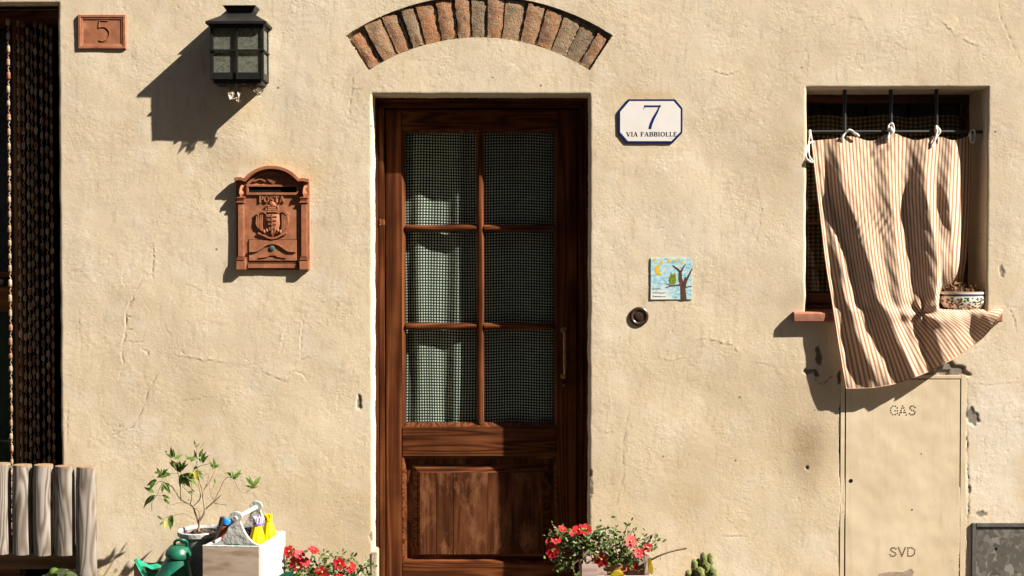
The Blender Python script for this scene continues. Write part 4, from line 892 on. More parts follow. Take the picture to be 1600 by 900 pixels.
b.ribbon(tp_([(700,640),(705,540),(745,470),(800,360),(848,265)]),[.014,.014,.011,.007,.005],ya-.0001,yb2)
b.ribbon(tp_([(622,330),(560,265),(472,205)]),[.010,.008,.004],ya-.0002,yb2); b.ribbon(tp_([(635,330),(670,250),(725,172)]),[.009,.007,.003],ya-.0003,yb2)
b.ribbon(tp_([(650,570),(540,582),(440,595),(345,625)]),[.008,.006,.005,.003],ya-.0004,yb2); b.ribbon(tp_([(440,585),(400,565),(350,550)]),[.004,.003,.002],ya-.0005,yb2); b.ribbon(tp_([(730,615),(840,600)]),[.004,.004],ya-.0006,yb2); b.ribbon(tp_([(690,560),(715,470),(722,420)]),[.010,.008,.004],ya-.0007,yb2)
b.build('tree', m_tree, tl)
b = MB(); b.prism(tp_([(430,395),(446,325),(462,368),(508,368),(522,322),(536,400),(545,470),(535,530),(505,568),(450,568),(415,540),(398,490)]),ya-.0001,yb2); b.build('owl', m_owl, tl)
b = MB(); b.ribbon(tp_([(440,410),(535,405)]),.002,ya-.0003,yb2); b.build('owl_wing', m_tree, tl)
b = MB(); b.ribbon(catmull([np.array(q) for q in tp_([(225,195),(185,235),(175,290),(195,345),(270,385)])],4),[.004]+[.012]*3+[.018]*8+[.012]*3+[.005]*2,ya-.0001,yb2); b.build('moon', m_moon, tl)
for cx_,cy_ in ((140,95),(265,145),(405,108),(540,112),(655,155)):
    MB().prism(tp_([(cx_+(42 if k%2==0 else 24)*math.cos(R(36*k+20)),cy_+(42 if k%2==0 else 24)*math.sin(R(36*k+20))) for k in range(10)]),ya,yb2).build('star', m_moon, tl)
b = MB(); rg = random.Random(5)
def scrawl(x0_,x1_,y_,hh):
    pts=[]; n=int((x1_-x0_)/11)
    for k in range(n+1): pts.append((x0_+(x1_-x0_)*k/n, y_+(hh if k%2 else -hh)*rg.uniform(.35,1)))
    b.ribbon(catmull([np.array(q) for q in tp_(pts)],3),.0013,ya-.0001,yb2)
b.ribbon(tp_([(118,608),(100,640),(88,660),(120,662)]),.0016,ya-.0002,yb2); scrawl(120,240,648,13); b.ribbon(tp_([(158,695),(172,680),(166,698)]),.0016,ya,yb2); b.ribbon(tp_([(95,735),(112,706),(122,735),(138,706),(148,735)]),.0015,ya-.0002,yb2); scrawl(150,340,726,13); b.ribbon(tp_([(120,772),(95,778),(118,796),(92,808)]),.0018,ya-.0002,yb2); scrawl(125,345,796,13)
b.build('handwriting', m_ink, tl)
YMAP = lambda y: y*.38 if y<0 else y
# doorbell
db = thing('doorbell','round dark brown bell push on the wall below the painted tile','doorbell',P(998.5,494,0))
m_bell = M('brown_bakelite', (.055,.028,.018), (.035,.018,.012), rough=.3, scale=30, bs=100, bump=.1, spec=.55)
c_ = (X(998.5),0,Z(494.5)); k = 15*S
MB().lathe([(k,-.004),(k,.010),(k*.92,.017),(k*.80,.019),(k*.70,.016),(k*.62,.008),(k*.1,.007)],28,c_,axis='Y').build('ring', m_bell, db, smooth=40)
MB().lathe([(k*.46,.006),(k*.46,.013),(k*.36,.0165),(k*.12,.0175),(.0005,.0175)],20,c_,axis='Y').build('button', m_bell, db, smooth=40)
YMAP = None
# ================================================================== CLOTHS
# striped cloth tied to the window grille
CU = [[(1268,220),(1300,217),(1330,213),(1362,220),(1393,208),(1430,219),(1463,212),(1490,219),(1518,210)],
      [(1276,290),(1305,290),(1335,285),(1365,285),(1395,285),(1425,283),(1458,283),(1487,283),(1517,280)],
      [(1283,350),(1312,350),(1340,350),(1370,350),(1398,350),(1428,348),(1457,346),(1484,346),(1515,342)],
      [(1290,410),(1320,410),(1348,410),(1376,410),(1404,410),(1432,408),(1458,406),(1480,402),(1511,400)],
      [(1299,465),(1330,466),(1359,467),(1387,468),(1413,469),(1439,467),(1462,460),(1484,454),(1508,450)],
      [(1306,510),(1340,511),(1372,510),(1402,507),(1430,502),(1458,493),(1484,490),(1511,489),(1541,486)],
      [(1314,560),(1352,561),(1387,556),(1420,545),(1453,530),(1483,517),(1511,507),(1536,495),(1557,480)],
      [(1322,607),(1362,606),(1400,599),(1440,585),(1478,567),(1508,549),(1536,527),(1556,503),(1569,479)]]
LV = [215,290,350,410,465,481,488,520,570,612]
FU = [[1266,1272,1278,1284,1308,1358,1390,1418,1450,1468,1490,1519],
      [1274,1281,1286,1292,1318,1366,1388,1413,1447,1463,1482,1519],
      [1282,1289,1296,1306,1339,1374,1396,1414,1455,1467,1486,1516],
      [1289,1297,1314,1328,1359,1384,1402,1421,1465,1472,1488,1512],
      [1298,1304,1321,1340,1372,1394,1408,1428,1463,1472,1488,1512],
      [1300,1308,1328,1348,1382,1402,1414,1430,1464,1470,1490,1520],
      [1302,1311,1331,1352,1388,1406,1418,1431,1464,1486,1514,1546],
      [1306,1316,1340,1362,1402,1416,1424,1434,1464,1492,1519,1555],
      [1314,1330,1362,1392,1422,1434,1442,1452,1476,1506,1528,1560],
      [1321,1342,1378,1408,1436,1448,1458,1466,1490,1516,1536,1570]]
FY = [[.045,.052,.050,.056,.046,.060,.044,.058,.044,.056,.050,.072],
      [.010,.016,.014,.022,-.022,.000,-.008,.016,-.030,.002,-.016,.095],
      [-.005,.006,.002,.012,-.042,-.016,-.024,.004,-.050,-.020,-.030,.100],
      [-.020,-.008,-.028,-.008,-.060,-.036,-.044,-.008,-.060,-.030,-.005,.105],
      [-.032,-.022,-.046,-.024,-.072,-.050,-.056,-.024,-.070,.085,.100,.105],
      [-.036,-.026,-.050,-.030,-.075,-.052,-.056,-.036,-.074,.050,.060,.060],
      [-.038,-.030,-.054,-.036,-.077,-.054,-.056,-.040,-.076,-.058,-.038,-.058],
      [-.042,-.030,-.062,-.038,-.078,-.052,-.050,-.032,-.078,-.064,-.038,-.062],
      [-.048,-.036,-.066,-.046,-.076,-.056,-.054,-.046,-.072,-.054,-.050,-.038],
      [-.040,-.041,-.047,-.046,-.053,-.052,-.053,-.050,-.055,-.053,-.048,-.040]]
for r_ in FY[2:8]:
    mu_ = sum(r_[:9])/9; r_[:9] = [mu_+.78*(q-mu_) for q in r_[:9]]
FUd = np.array(catmull(FU,12)); FYd = np.array(catmull(FY,12)); LVd = np.array([q[0] for q in catmull([[v] for v in LV],12)])
def cloth_y(u, v):
    t = np.interp(v, LVd, np.arange(len(LVd))); k = int(min(t,len(LVd)-2)); f = t-k
    fu = FUd[k]*(1-f)+FUd[k+1]*f; fy = FYd[k]*(1-f)+FYd[k+1]*f
    i = int(np.clip(np.searchsorted(fu,u)-1,0,len(fu)-2)); q = np.clip((u-fu[i])/max(fu[i+1]-fu[i],1e-3),0,1); q = .35*q+.65*(q*q*(3-2*q))
    y = fy[i]*(1-q)+fy[i+1]*q
    low = np.clip((v-300)/200,0,1)
    y += .0013*math.sin(.16*u+.05*v)*math.sin(.045*v+.02*u)*(.4+low) + .0014*math.sin(.31*u-.13*v+1)*math.sin(.07*v-.09*u)
    d = math.hypot((u-1441)/26,(v-489)/12); a = math.atan2(v-489,u-1441); y += .009*math.cos(5*a+.6)*math.exp(-(d-1)**2)*(d>.05) + .010*math.exp(-d*d*3)
    d2 = ((u-1362)/30)**2+((v-352)/22)**2; y += .0035*math.sin(.55*u+.35*v)*math.exp(-d2)
    d3 = ((u-1372)/16)**2+((v-238)/14)**2; y += .007*math.exp(-d3)*math.sin(.25*(u-1372)+.3*(v-238))
    if u<1466: y = min(y, -.0375+.05*np.clip((abs(v-495)-11)/36,0,1)) if 448<v<542 else y
    elif 486.5<v<512: y = min(y,-.0375)
    return y
def cubic_rows(rows, t):
    n = len(rows)-1; k = min(int(t*n),n-1); f = t*n-k
    a,b,c,d = [np.array(rows[min(max(k+o,0),n)],float) for o in (-1,0,1,2)]
    return .5*(2*b+(c-a)*f+(2*a-5*b+4*c-d)*f*f+(3*b-a-3*c+d)*f**3)
def cloth_fn(a, b):
    row = cubic_rows(CU, b); u,v = cubic_rows(list(row), a); return P(u, v, cloth_y(u,v))
sc_ = thing('striped_cloth','cream and rust striped cotton cloth tied across the barred window and hanging over its sill','curtain',P(1390,206,.05))
m_str = striped('striped_cotton', 46)
ck = MB().grid(cloth_fn, 170, 190); cl = ck.build('cloth', m_str, sc_, smooth=180, fix=False)
hm = MB(); hm.tube([cloth_fn(0,k/60) for k in range(61)], .0022, 6); hm.tube([(lambda p:(p[0],p[1],p[2]))(cloth_fn(k/60,1)) for k in range(61)], .0022, 6)
hm.build('hem', M('hem_cotton',(.50,.33,.22),(.38,.22,.13),rough=.9,scale=200), sc_, smooth=60)
for k,(u,pts) in enumerate([(1265,[(1270,222,.044),(1262,226,.03),(1259,240,.01),(1262,250,-.004),(1270,254,-.004),(1266,247,.0),(1263,234,.02),(1265,212,.040),(1266,203,.046),(1267,214,.05),(1270,221,.045)]),
     (1327,[(1316,222,.040),(1318,212,.038),(1326,204,.040),(1334,208,.038),(1342,214,.038),(1338,209,.036),(1328,203,.036),(1320,209,.036),(1314,218,.036)]),
     (1392,[(1385,222,.040),(1390,212,.036),(1388,198,.040),(1393,193,.044),(1397,200,.042),(1394,209,.036),(1387,217,.034),(1390,206,.034)]),
     (1463,[(1455,230,.026),(1460,218,.030),(1464,205,.036),(1462,198,.042),(1467,200,.040),(1468,208,.034),(1462,216,.028),(1456,228,.022)]),
     (1519,[(1514,214,.052),(1518,203,.046),(1523,206,.044),(1522,220,.046),(1517,222,.048),(1516,206,.046)])]):
    b = MB(); pp = catmull([P(*q) for q in pts],4); b.tube(pp, [.0042+.0018*math.sin(q*1.1) for q in range(len(pp))], 6)
    if k in (2,3): b.ball(P(u,202 if k==2 else 203,.036),.010,8,6,(.8,.9,1.3))
    b.build('tie', m_white_s, sc_, smooth=60)
# gingham curtain behind the door panes
def dcurt(a,b):
    x = X(626,yl)+(X(872,yl)-X(626,yl))*a; z = Z(668,yl)+(Z(202,yl)-Z(668,yl))*b
    left = 1/(1+math.exp((a-.56)*18))
    y = yl+.046 + left*(.006*math.sin(26*a+.8*b+.9)+.0025*math.sin(51*a-1.6*b)) + (1-left)*(.006*math.sin(20*a+.5*b)) + .003*math.sin(7*b+9*a)
    return (x+.004*math.sin(5*b+14*a)*left, y, z+.003*math.sin(11*a))
m_ging = gingham('green_gingham', (.009,.016,.011), (.050,.068,.050), (.78,.82,.72), 58, 104)
prop(MB().grid(dcurt,160,60).build('gingham_curtain', m_ging, None, smooth=180, fix=False, loc=(X(749,yl),yl+.066,Z(202,yl))), 'dark green and white gingham curtain behind the six door panes', 'curtain')
def wcurt(a,b):
    x = X(1262,.24)+(X(1509,.24)-X(1262,.24))*a; z = WZ0+.02+(Z(180,.25)-WZ0-.02)*b
    return (x, .285+.006*math.sin(30*a+.5*b)+.003*math.sin(60*a), z+.006*math.sin(16*a)*b)
m_wc = gingham('ochre_check', (.022,.016,.008), (.085,.062,.028), (.30,.23,.12), 34, 46)
prop(MB().grid(wcurt,90,30).build('checked_curtain', m_wc, None, smooth=180, fix=False, loc=(X(1390,.25),.285,Z(180,.25))), 'brown checked curtain inside the barred window, behind the striped cloth', 'curtain')
# bead curtain
bc = thing('bead_curtain','curtain of long wooden bead strands hanging in the dark doorway at the left edge','bead curtain',(X(50,.07),.07,Z(28,.07)))
def strand(seed):
    rg = random.Random(seed); b = MB(); z = 0
    while z > -2.28:
        r_ = rg.uniform(.0062,.0082); h_ = rg.uniform(.026,.036)
        b.lathe([(.0022,0),(r_*.8,-.003),(r_,-.007),(r_,-h_+.006),(r_*.75,-h_+.002),(.0022,-h_)],7,(rg.gauss(0,.0008),0,z)); z -= h_
        g_ = rg.uniform(.022,.034); zz0 = z
        b.tube([(.0028*math.sin(q*1.6),.0028*math.cos(q*1.6),zz0-g_*q/5) for q in range(6)],.0022,4,cap=False); z -= g_
    return b
kinds = []
for k,(u,yy) in enumerate([(16,.072),(32,.098),(39,.102),(46,.096),(52,.106),(58,.098),(67,.102),(75,.096),(82,.104)]):
    x_ = X(u,yy)
    if k < 3:
        q = strand(k); q.v = [(a+x_,b_+yy,c+ORG[bc.name].z) for a,b_,c in q.v]
        ORG['_s'] = Vector((x_,yy,ORG[bc.name].z)); s_ = q.build('strand', m_bead, None, smooth=50, loc=(x_,yy,ORG[bc.name].z)); s_.parent = bc; s_.location = ORG['_s']-ORG[bc.name]; kinds.append(s_)
    else:
        s_ = kinds[k%3].copy(); COL.objects.link(s_); s_.parent = bc; s_.location = Vector((x_,yy,ORG[bc.name].z-.012*(k%5)))-ORG[bc.name]; s_.rotation_euler = (0,0,k)
MB().tube([(LX0,.078,Z(26,.07)),(LX1,.078,Z(26,.07))],.004,6).build('rod', m_black, bc)

# ================================================================== LOG PALISADE
lp = thing('log_screen','weathered grey round-pole screen on a plank rail beside the beaded doorway','screen',(X(60,-.12),-.12,0))
ylg = -.115
def log(u0,u1,vt,vb,seed,foot=False):
    x_ = (X(u0,ylg)+X(u1,ylg))/2; r_ = (X(u1,ylg)-X(u0,ylg))/2; z1_ = Z(vt+2,ylg); z0_ = 0 if foot else Z(vb,ylg)
    rg = random.Random(seed); n = 20; vs=[]; fs=[]; m = 8
    ph = [rg.uniform(0,6) for _ in range(3)]; bowl = rg.uniform(-.004,.004)
    prof = [(.0,1)]*0
    for j in range(m+1):
        c = j/m; z_ = z0_+(z1_-z0_)*c
        for k in range(n):
            t = 2*math.pi*k/n; rr = r_*(1+.035*math.sin(2*t+ph[0])+.02*math.sin(3*t+ph[1]+c*2))*(1-.03*c)
            if j==m: rr *= .93
            vs.append((x_+rr*math.cos(t)+bowl*math.sin(math.pi*c), ylg+rr*.8*math.sin(t), z_ + (.006 if j==m else 0)))
    for j in range(m):
        for k in range(n): fs.append((j*n+k,j*n+(k+1)%n,(j+1)*n+(k+1)%n,(j+1)*n+k))
    fs.append(tuple(range(n-1,-1,-1)))
    o = MB().add(vs,fs).build('log', m_logw, lp, smooth=60)
    cp = MB(); c0 = vs[m*n:]; cp.add([(x_+bowl*0,ylg,z1_+.009)]+[(a,b_,c-.0005) for a,b_,c in c0]+[(x_+(a-x_)*1.012,ylg+(b_-ylg)*1.012,c-.007) for a,b_,c in c0],
        [(0,1+k,1+(k+1)%n) for k in range(n)]+[(1+k,1+n+k,1+n+(k+1)%n,1+(k+1)%n) for k in range(n)]); cp.build('cut_top', m_logend, o, smooth=50)
log(-17,15,724,864,0); log(17.5,47.5,726,865,1); log(50,81.5,726,866,2); log(83.5,114,728,866,3); log(117,148.5,729,900,4,True); log(-50,-20,724,864,5); log(-83,-53,724,864,6); log(-117,-86,726,900,7,True)
b = MB(); b.box(X(-90,ylg),X(119,ylg),-.105,-.070,Z(889,-.1),Z(864,-.1)+.03); b.build('rail', m_rail, lp, bevel=.004)
MB().box(X(-88,ylg),X(118,ylg),-.100,-.078,.06,.13).build('rail', m_rail, lp, bevel=.004)
# round pale leaf plant peeking up below the screen
m_pale = M('pale_green_leaf', (.42,.50,.26), (.20,.30,.11), rough=.5, scale=55, trans=.2, c3=(.58,.62,.42))
yp = -.24
pp_ = thing('leafy_plant','pale green rounded leaves in a dark bowl peeking up in front of the log screen','plant',(X(97,yp),yp,0))
MB().lathe([(.05,.0),(.07,.02),(.085,.12),(.09,.185),(.082,.19),(.075,.16),(.001,.16)],20,(X(97,yp),yp,0)).build('bowl', M('dark_bowl',(.03,.028,.026),rough=.5), pp_, smooth=50)
def leaf_shape(u,v,ru,rv,tilt,ya):
    c = Vector(P(u,v,ya)); vs=[tuple(c)]; fs=[]; n=14
    for k in range(n):
        t=2*math.pi*k/n; a=ru*S*math.cos(t)*.95; b_=rv*S*math.sin(t)*.95
        vs.append((c.x+a*math.cos(tilt)-b_*math.sin(tilt), c.y+.012*math.cos(t)-.02*math.sin(t), c.z+a*math.sin(tilt)+b_*math.cos(tilt)))
    return MB().add(vs,[(0,1+k,1+(k+1)%n) for k in range(n)])
for a in [(103,897,17,9,-.25,yp-.03),(88,893,13,5,.3,yp+.02),(113,901,10,8,-.8,yp-.05),(76,903,12,8,.4,yp)]:
    lq = leaf_shape(*a); t_ = P(a[0],a[1],a[5]); lq.tube([t_,(X(97,yp)*.6+t_[0]*.4,yp,t_[2]-.05),(X(97,yp),yp,.155)],.003,5); lq.build('leaf', m_pale, pp_, smooth=60)
MB().ball((X(84,yp),yp-.02,Z(893,yp)-.0),.022,10,8).build('dark_leaf', m_leaf, pp_, smooth=60)
for k_,(u_,v_) in enumerate([(84,893)]): MB().tube([(X(84,yp),yp-.02,Z(893,yp)),(X(95,yp),yp,.155)],.004,5).build('stem', m_twig, pp_)

# ================================================================== POTTED SHRUB
ys = -.205
sh = thing('potted_shrub','small sparse shrub with long glossy leaves in a grey pot with a white rim','potted plant',(X(311,ys),ys,0))
sx_, srz = X(311,ys), Z(829,ys); r_ = 34*S*.96
m_pot = M('grey_plastic_pot', (.20,.19,.18), (.13,.125,.12), rough=.5, scale=30)
MB().lathe([(r_*.62,0),(r_*.70,.05),(r_*.94,srz-.02),(r_*.95,srz-.01),(r_*.86,srz-.006),(r_*.84,srz-.06),(.001,srz-.06)],32,(sx_,ys,0)).build('pot', m_pot, sh, smooth=50)
MB().lathe([(r_*.93,srz-.017),(r_*1.02,srz-.014),(r_*1.03,srz+.003),(r_*.97,srz+.006),(r_*.90,srz+.001),(r_*.86,srz-.012),(r_*.93,srz-.017)],32,(sx_,ys,0),cap=False).build('pot_rim', m_white, sh, smooth=50)
b = MB(); rg = random.Random(4); b.lathe([(r_*.85,srz-.035),(r_*.5,srz-.022),(.001,srz-.018)],20,(sx_,ys,0))
for k in range(46):
    a_=rg.uniform(0,6.28); d_=r_*.78*math.sqrt(rg.random()); b.M = Matrix.Translation((sx_+d_*math.cos(a_),ys+d_*math.sin(a_),srz-.020+rg.uniform(-.004,.008)))@Euler((rg.uniform(-.6,.6),rg.uniform(-.6,.6),rg.uniform(0,6))).to_matrix().to_4x4()
    s1,s2 = rg.uniform(.006,.014),rg.uniform(.004,.009); b.box(-s1,s1,-s2,s2,-.002,.003)
b.M=None; prop(b.build('bark_soil', m_soil, sh, nudge=.0012), kind='stuff')
def zp(x,y): return (190+x/3.915, 670+y/3.915)
br = [([(470,660),(472,600),(480,545)],.0060,.0052,(0,0)),([(474,590),(452,520),(438,482),(420,465),(360,430),(310,350)],.0042,.0014,(0,.03)),([(420,465),(430,400),(425,330),(395,290)],.0022,.001,(.015,-.03)),
 ([(480,560),(508,505),(500,430),(495,380),(480,330),(465,260),(470,232),(540,212)],.0046,.0012,(0,-.02)),([(495,385),(540,320),(568,255),(560,225)],.0022,.001,(0,.03)),([(505,498),(560,450),(612,402)],.0036,.0014,(0,-.02)),
 ([(566,455),(600,460),(640,466)],.0020,.0012,(-.01,-.03)),([(560,450),(600,375),(630,312),(660,295),(690,312),(715,365),(760,390),(800,360),(845,350)],.0024,.0009,(0,.03)),([(440,472),(482,420),(470,330),(460,200),(460,120),(455,82)],.0026,.0008,(0,.0)),
 ([(362,440),(360,340),(370,270)],.0018,.001,(.02,.03)),([(340,400),(300,350),(262,292),(240,262)],.0018,.001,(.025,-.02)),([(300,350),(240,320),(205,345)],.0015,.001,(.03,.05)),([(262,292),(300,275),(350,272)],.0013,.0009,(.0,-.03)),
 ([(310,352),(255,330),(215,405),(186,450),(185,506)],.0014,.0009,(.03,.04)),([(215,405),(255,412),(295,440)],.0012,.0009,(.035,.03)),([(300,470),(360,450),(420,466)],.0012,.0016,(-.02,0)),([(480,545),(470,500),(440,480)],.003,.003,(0,0)),
 ([(230,590),(262,550),(300,535),(390,520),(470,570)],.0009,.0016,(-.03,0)),([(480,120),(505,85)],.0009,.0007,(0,-.01)),([(316,205),(340,260),(362,330)],.001,.0013,(0,.02)),([(545,420),(555,370),(578,320)],.0014,.0008,(0,.02)),([(575,455),(545,400),(540,360)],.0014,.001,(.01,.02)),([(480,310),(530,270),(525,330),(495,382)],.001,.0012,(0,.01)),([(430,410),(400,380),(370,350)],.0012,.0009,(.01,.02))]
tr = MB()
for pts,r0_,r1_,(d0,d1) in br:
    n_ = len(pts); q = catmull([P(*zp(x,y), ys+d0+(d1-d0)*k/(n_-1)) for k,(x,y) in enumerate(pts)],5); m_=len(q)
    tr.tube(q,[(r0_+(r1_-r0_)*k/(m_-1)) for k in range(m_)],6)
trk = tr.build('trunk', m_twig, sh, smooth=60)
def leafmesh(seed, L=1, W=.24, curl=.12):
    rg = random.Random(seed); n=7; vs=[]; fs=[]
    for k in range(n+1):
        c=k/n; w_=W*(math.sin(math.pi*min(1,c**.8*.97+.03)))*.5; z_=-curl*c*c+rg.gauss(0,.006)
        vs += [(-w_,c*L,z_+.22*w_),(0,c*L,z_-.05*w_),(w_,c*L,z_+.22*w_)]
    for k in range(n): fs += [(3*k,3*k+1,3*k+4,3*k+3),(3*k+1,3*k+2,3*k+5,3*k+4)]
    return vs,fs
def mk_leaf_me(seed, mat, **kw):
    me = bpy.data.meshes.new('leaf'); v_,f_ = leafmesh(seed,**kw); me.from_pydata(v_,[],f_); me.shade_smooth(); me.materials.append(mat); return me
LM = [mk_leaf_me(k,m_leaf,curl=.08+.10*k,W=.26+.03*k) for k in range(4)]; LY = mk_leaf_me(9,m_leafy,W=.36)
def place_leaf(mesh, base, d, L, parent, root, rg, name='leaf'):
    d = Vector(d).normalized(); nrm = Vector((rg.uniform(-.5,.5),-1,rg.uniform(.3,1.2))); xx = d.cross(nrm).normalized(); nn = xx.cross(d)
    o = bpy.data.objects.new(name, mesh); COL.objects.link(o); o.parent = parent
    Mx = Matrix((xx,d,nn)).transposed().to_4x4(); o.rotation_euler = Mx.to_euler(); o.scale = (L,L,L); o.location = Vector(base)-ORG[root.name]; return o
rg = random.Random(12)
ros = [(455,110,3,30,80,(40,140),0),(316,178,6,55,0,(50,150),.0),(250,285,6,56,0,(35,170),-.01),(212,320,3,60,0,(170,235),.04),(262,335,7,55,0,(-110,-40),.0),(365,262,7,75,0,(30,165),.02),(372,285,8,76,0,(-120,10),.02),(300,285,2,80,0,(170,190),-.02),
       (430,205,3,52,0,(10,140),0),(492,205,7,58,0,(20,150),-.02),(560,235,6,38,0,(20,160),.03),(686,298,7,48,0,(15,150),.02),(795,355,7,55,0,(10,150),.03),(200,415,3,75,0,(200,240),.04),(205,405,2,55,0,(150,200),.04),(255,415,2,60,0,(-60,-10),.03),
       (256,560,2,42,0,(130,215),-.03),(305,530,2,62,0,(-100,-70),-.03),(575,330,1,42,0,(80,95),.02),(415,375,2,35,0,(-60,-30),.01),(440,260,4,60,0,(-70,60),.0),(470,180,3,50,0,(30,170),.0)]
for (x,y,n_,L_,_,(a0,a1),dy) in ros:
    for k in range(n_):
        an = R(a0+(a1-a0)*((k+.5)/n_)+rg.uniform(-20,20)); b0 = P(*zp(x+rg.uniform(-9,9),y+rg.uniform(-12,10)), ys+dy+rg.uniform(-.012,.012))
        place_leaf(LM[rg.randrange(4)], b0, (math.cos(an),rg.uniform(-.55,.3),math.sin(an)), L_*rg.uniform(.75,1.4)/3.915*S, trk, sh, rg)
prop(place_leaf(LY, P(*zp(268,562),ys-.035), (.1,-.3,-1), 46/3.915*S, trk, sh, rg), 'yellowed drooping leaf')
prop(place_leaf(LY, P(*zp(448,250),ys-.02), (.25,-.4,-1), 66/3.915*S, trk, sh, rg), 'yellowing hanging leaf')

# ================================================================== GREEN CAN, CRATE, TOOL CADDY
yc = -.36
gc = thing('green_can','dark green enamel can with domed lid and loop handle before the potted shrub','can',(X(274,yc),yc,0))
Mt = Matrix.Translation((X(270,yc),yc,Z(905,yc)))@Matrix.Rotation(R(9),4,'Y'); b = MB(); b.M = Mt
k = S*.928
b.lathe([(.05,-.2),(32*k,-.05),(31*k,.0),(26*k,.025),(21.5*k,.060),(18*k,.085),(16.5*k,.098)],36); can = b.build('can_body', m_green, gc, smooth=50)
b = MB(); b.M = Mt; b.lathe([(16.3*k,.092),(19.2*k,.094),(20*k,.098),(19.8*k,.110),(18.5*k,.118),(17*k,.124),(14*k,.136),(8*k,.143),(.001,.145)],36); lid = b.build('lid', m_green, gc, smooth=40)
b = MB(); b.M = Mt; b.tube(catmull([(-.012,-.0,.135),(-.020,-.01,.150),(-.008,-.022,.166),(.014,-.022,.170),(.028,-.010,.162),(.030,.0,.145),(.028,.004,.128)],6),.0058,8); b.build('loop_handle', m_green, lid, smooth=60)
ycr = -.30
cr = thing('wooden_trough','small wooden trough lined with bright green plastic sheet, behind the green can','planter box',(X(240,ycr),ycr,0))
b = MB(); c0 = [P(213,878,-.22),P(229,906,-.40),P(300,906,-.40),P(290,880,-.22)]
for k in range(4):
    p0,p1 = c0[k],c0[(k+1)%4]; 
    if k==2: continue
    d = (Vector(p1)-Vector(p0)); nn = Vector((d.y,-d.x,0)).normalized()*.010
    b = MB(); z1a,z1b = p0[2]-.006,p1[2]-.006
    b.add([(p0[0],p0[1],0),(p1[0],p1[1],0),(p1[0]+nn.x,p1[1]+nn.y,0),(p0[0]+nn.x,p0[1]+nn.y,0),(p0[0],p0[1],z1a),(p1[0],p1[1],z1b),(p1[0]+nn.x,p1[1]+nn.y,z1b),(p0[0]+nn.x,p0[1]+nn.y,z1a)],[(0,3,2,1),(4,5,6,7),(0,1,5,4),(1,2,6,5),(2,3,7,6),(3,0,4,7)])
    b.build('side_board', wood('trough_wood',(.30,.14,.07),(.13,.06,.03),axis='Z',fine=40,rough=.8) if k==0 else m_rail, cr)
def sheet(pts4, sag, seed):
    A_,B_,C_,D_ = [Vector(P(*q)) for q in pts4]
    def fn(a,c):
        p = (A_*(1-a)+B_*a)*(1-c)+(D_*(1-a)+C_*a)*c; return (p.x+.004*math.sin(9*c+seed)*a, p.y+.010*math.sin(7*a+3*c+seed), p.z-sag*math.sin(math.pi*a)*.6-.004*math.sin(13*a+seed))
    return MB().grid(fn,18,10)
sheet([(208,875,-.215),(213,872,-.21),(234,908,-.40),(226,908,-.405)],0,1).build('liner', m_greenpl, cr, smooth=80)
sheet([(209,874,-.215),(262,886,-.26),(262,894,-.30),(216,884,-.26)],.002,2).build('liner', m_greenpl, cr, smooth=80)
sheet([(212,876,-.20),(296,882,-.20),(296,902,-.24),(218,900,-.24)],.0,4).build('liner', M('shaded_liner',(.02,.20,.12),(.012,.14,.085),rough=.4,trans=.2), cr, smooth=80)  # same green sheet, its shade put into a darker colour
# wooden caddy with a dowel handle
FL, FR, BRt = Vector(P(316,848,-.50)), Vector(P(405,860,-.52)), Vector(P(446,833,-.24))
zt = (FL.z+FR.z)/2
fl2, fr2, br2 = Vector((FL.x,FL.y,0)), Vector((FR.x,FR.y,0)), Vector((BRt.x,BRt.y,0)); bl2 = fl2+(br2-fr2)
cd = thing('wooden_caddy','white painted wooden caddy with curved ends and a dowel handle, right of the green can','caddy',((fl2+br2)/2)[:])
ex = (fr2-fl2).normalized(); ey = (br2-fr2).normalized(); W_ = (fr2-fl2).length; D_ = (br2-fr2).length
def CP(a, b_, z): q = fl2+ex*a+ey*b_; return (q.x,q.y,z)
def cbox(mb, a0,a1,b0,b1,z0,z1): mb.add([CP(a0,b0,z0),CP(a1,b0,z0),CP(a1,b1,z0),CP(a0,b1,z0),CP(a0,b0,z1),CP(a1,b0,z1),CP(a1,b1,z1),CP(a0,b1,z1)],[(0,3,2,1),(4,5,6,7),(0,1,5,4),(1,2,6,5),(2,3,7,6),(3,0,4,7)]); return mb
tk = .013
cbox(MB(),0,W_,0,tk,0,zt).build('end_board', m_boxface, cd, bevel=.002); cbox(MB(),0,W_,D_-tk,D_,0,zt).build('end_board', m_white, cd, bevel=.002)
cbox(MB(),W_-tk,W_-.0002,tk,D_-tk,0,zt-.0006).build('side_board', m_white, cd, bevel=.002); cbox(MB(),.0002,tk,tk,D_-tk,0,zt-.0006).build('side_board', m_white, cd, bevel=.002)
cbox(MB(),tk,W_-tk,tk,D_-tk,.0,zt-.12).build('floor_board', m_white, cd)
cbox(MB(),W_*.0+.0003,W_-.0003,.0004,tk+.001,zt-.001,zt+.0015).build('rim', m_white, cd)
hw, htop = W_*.5, Z(809,-.47)-zt
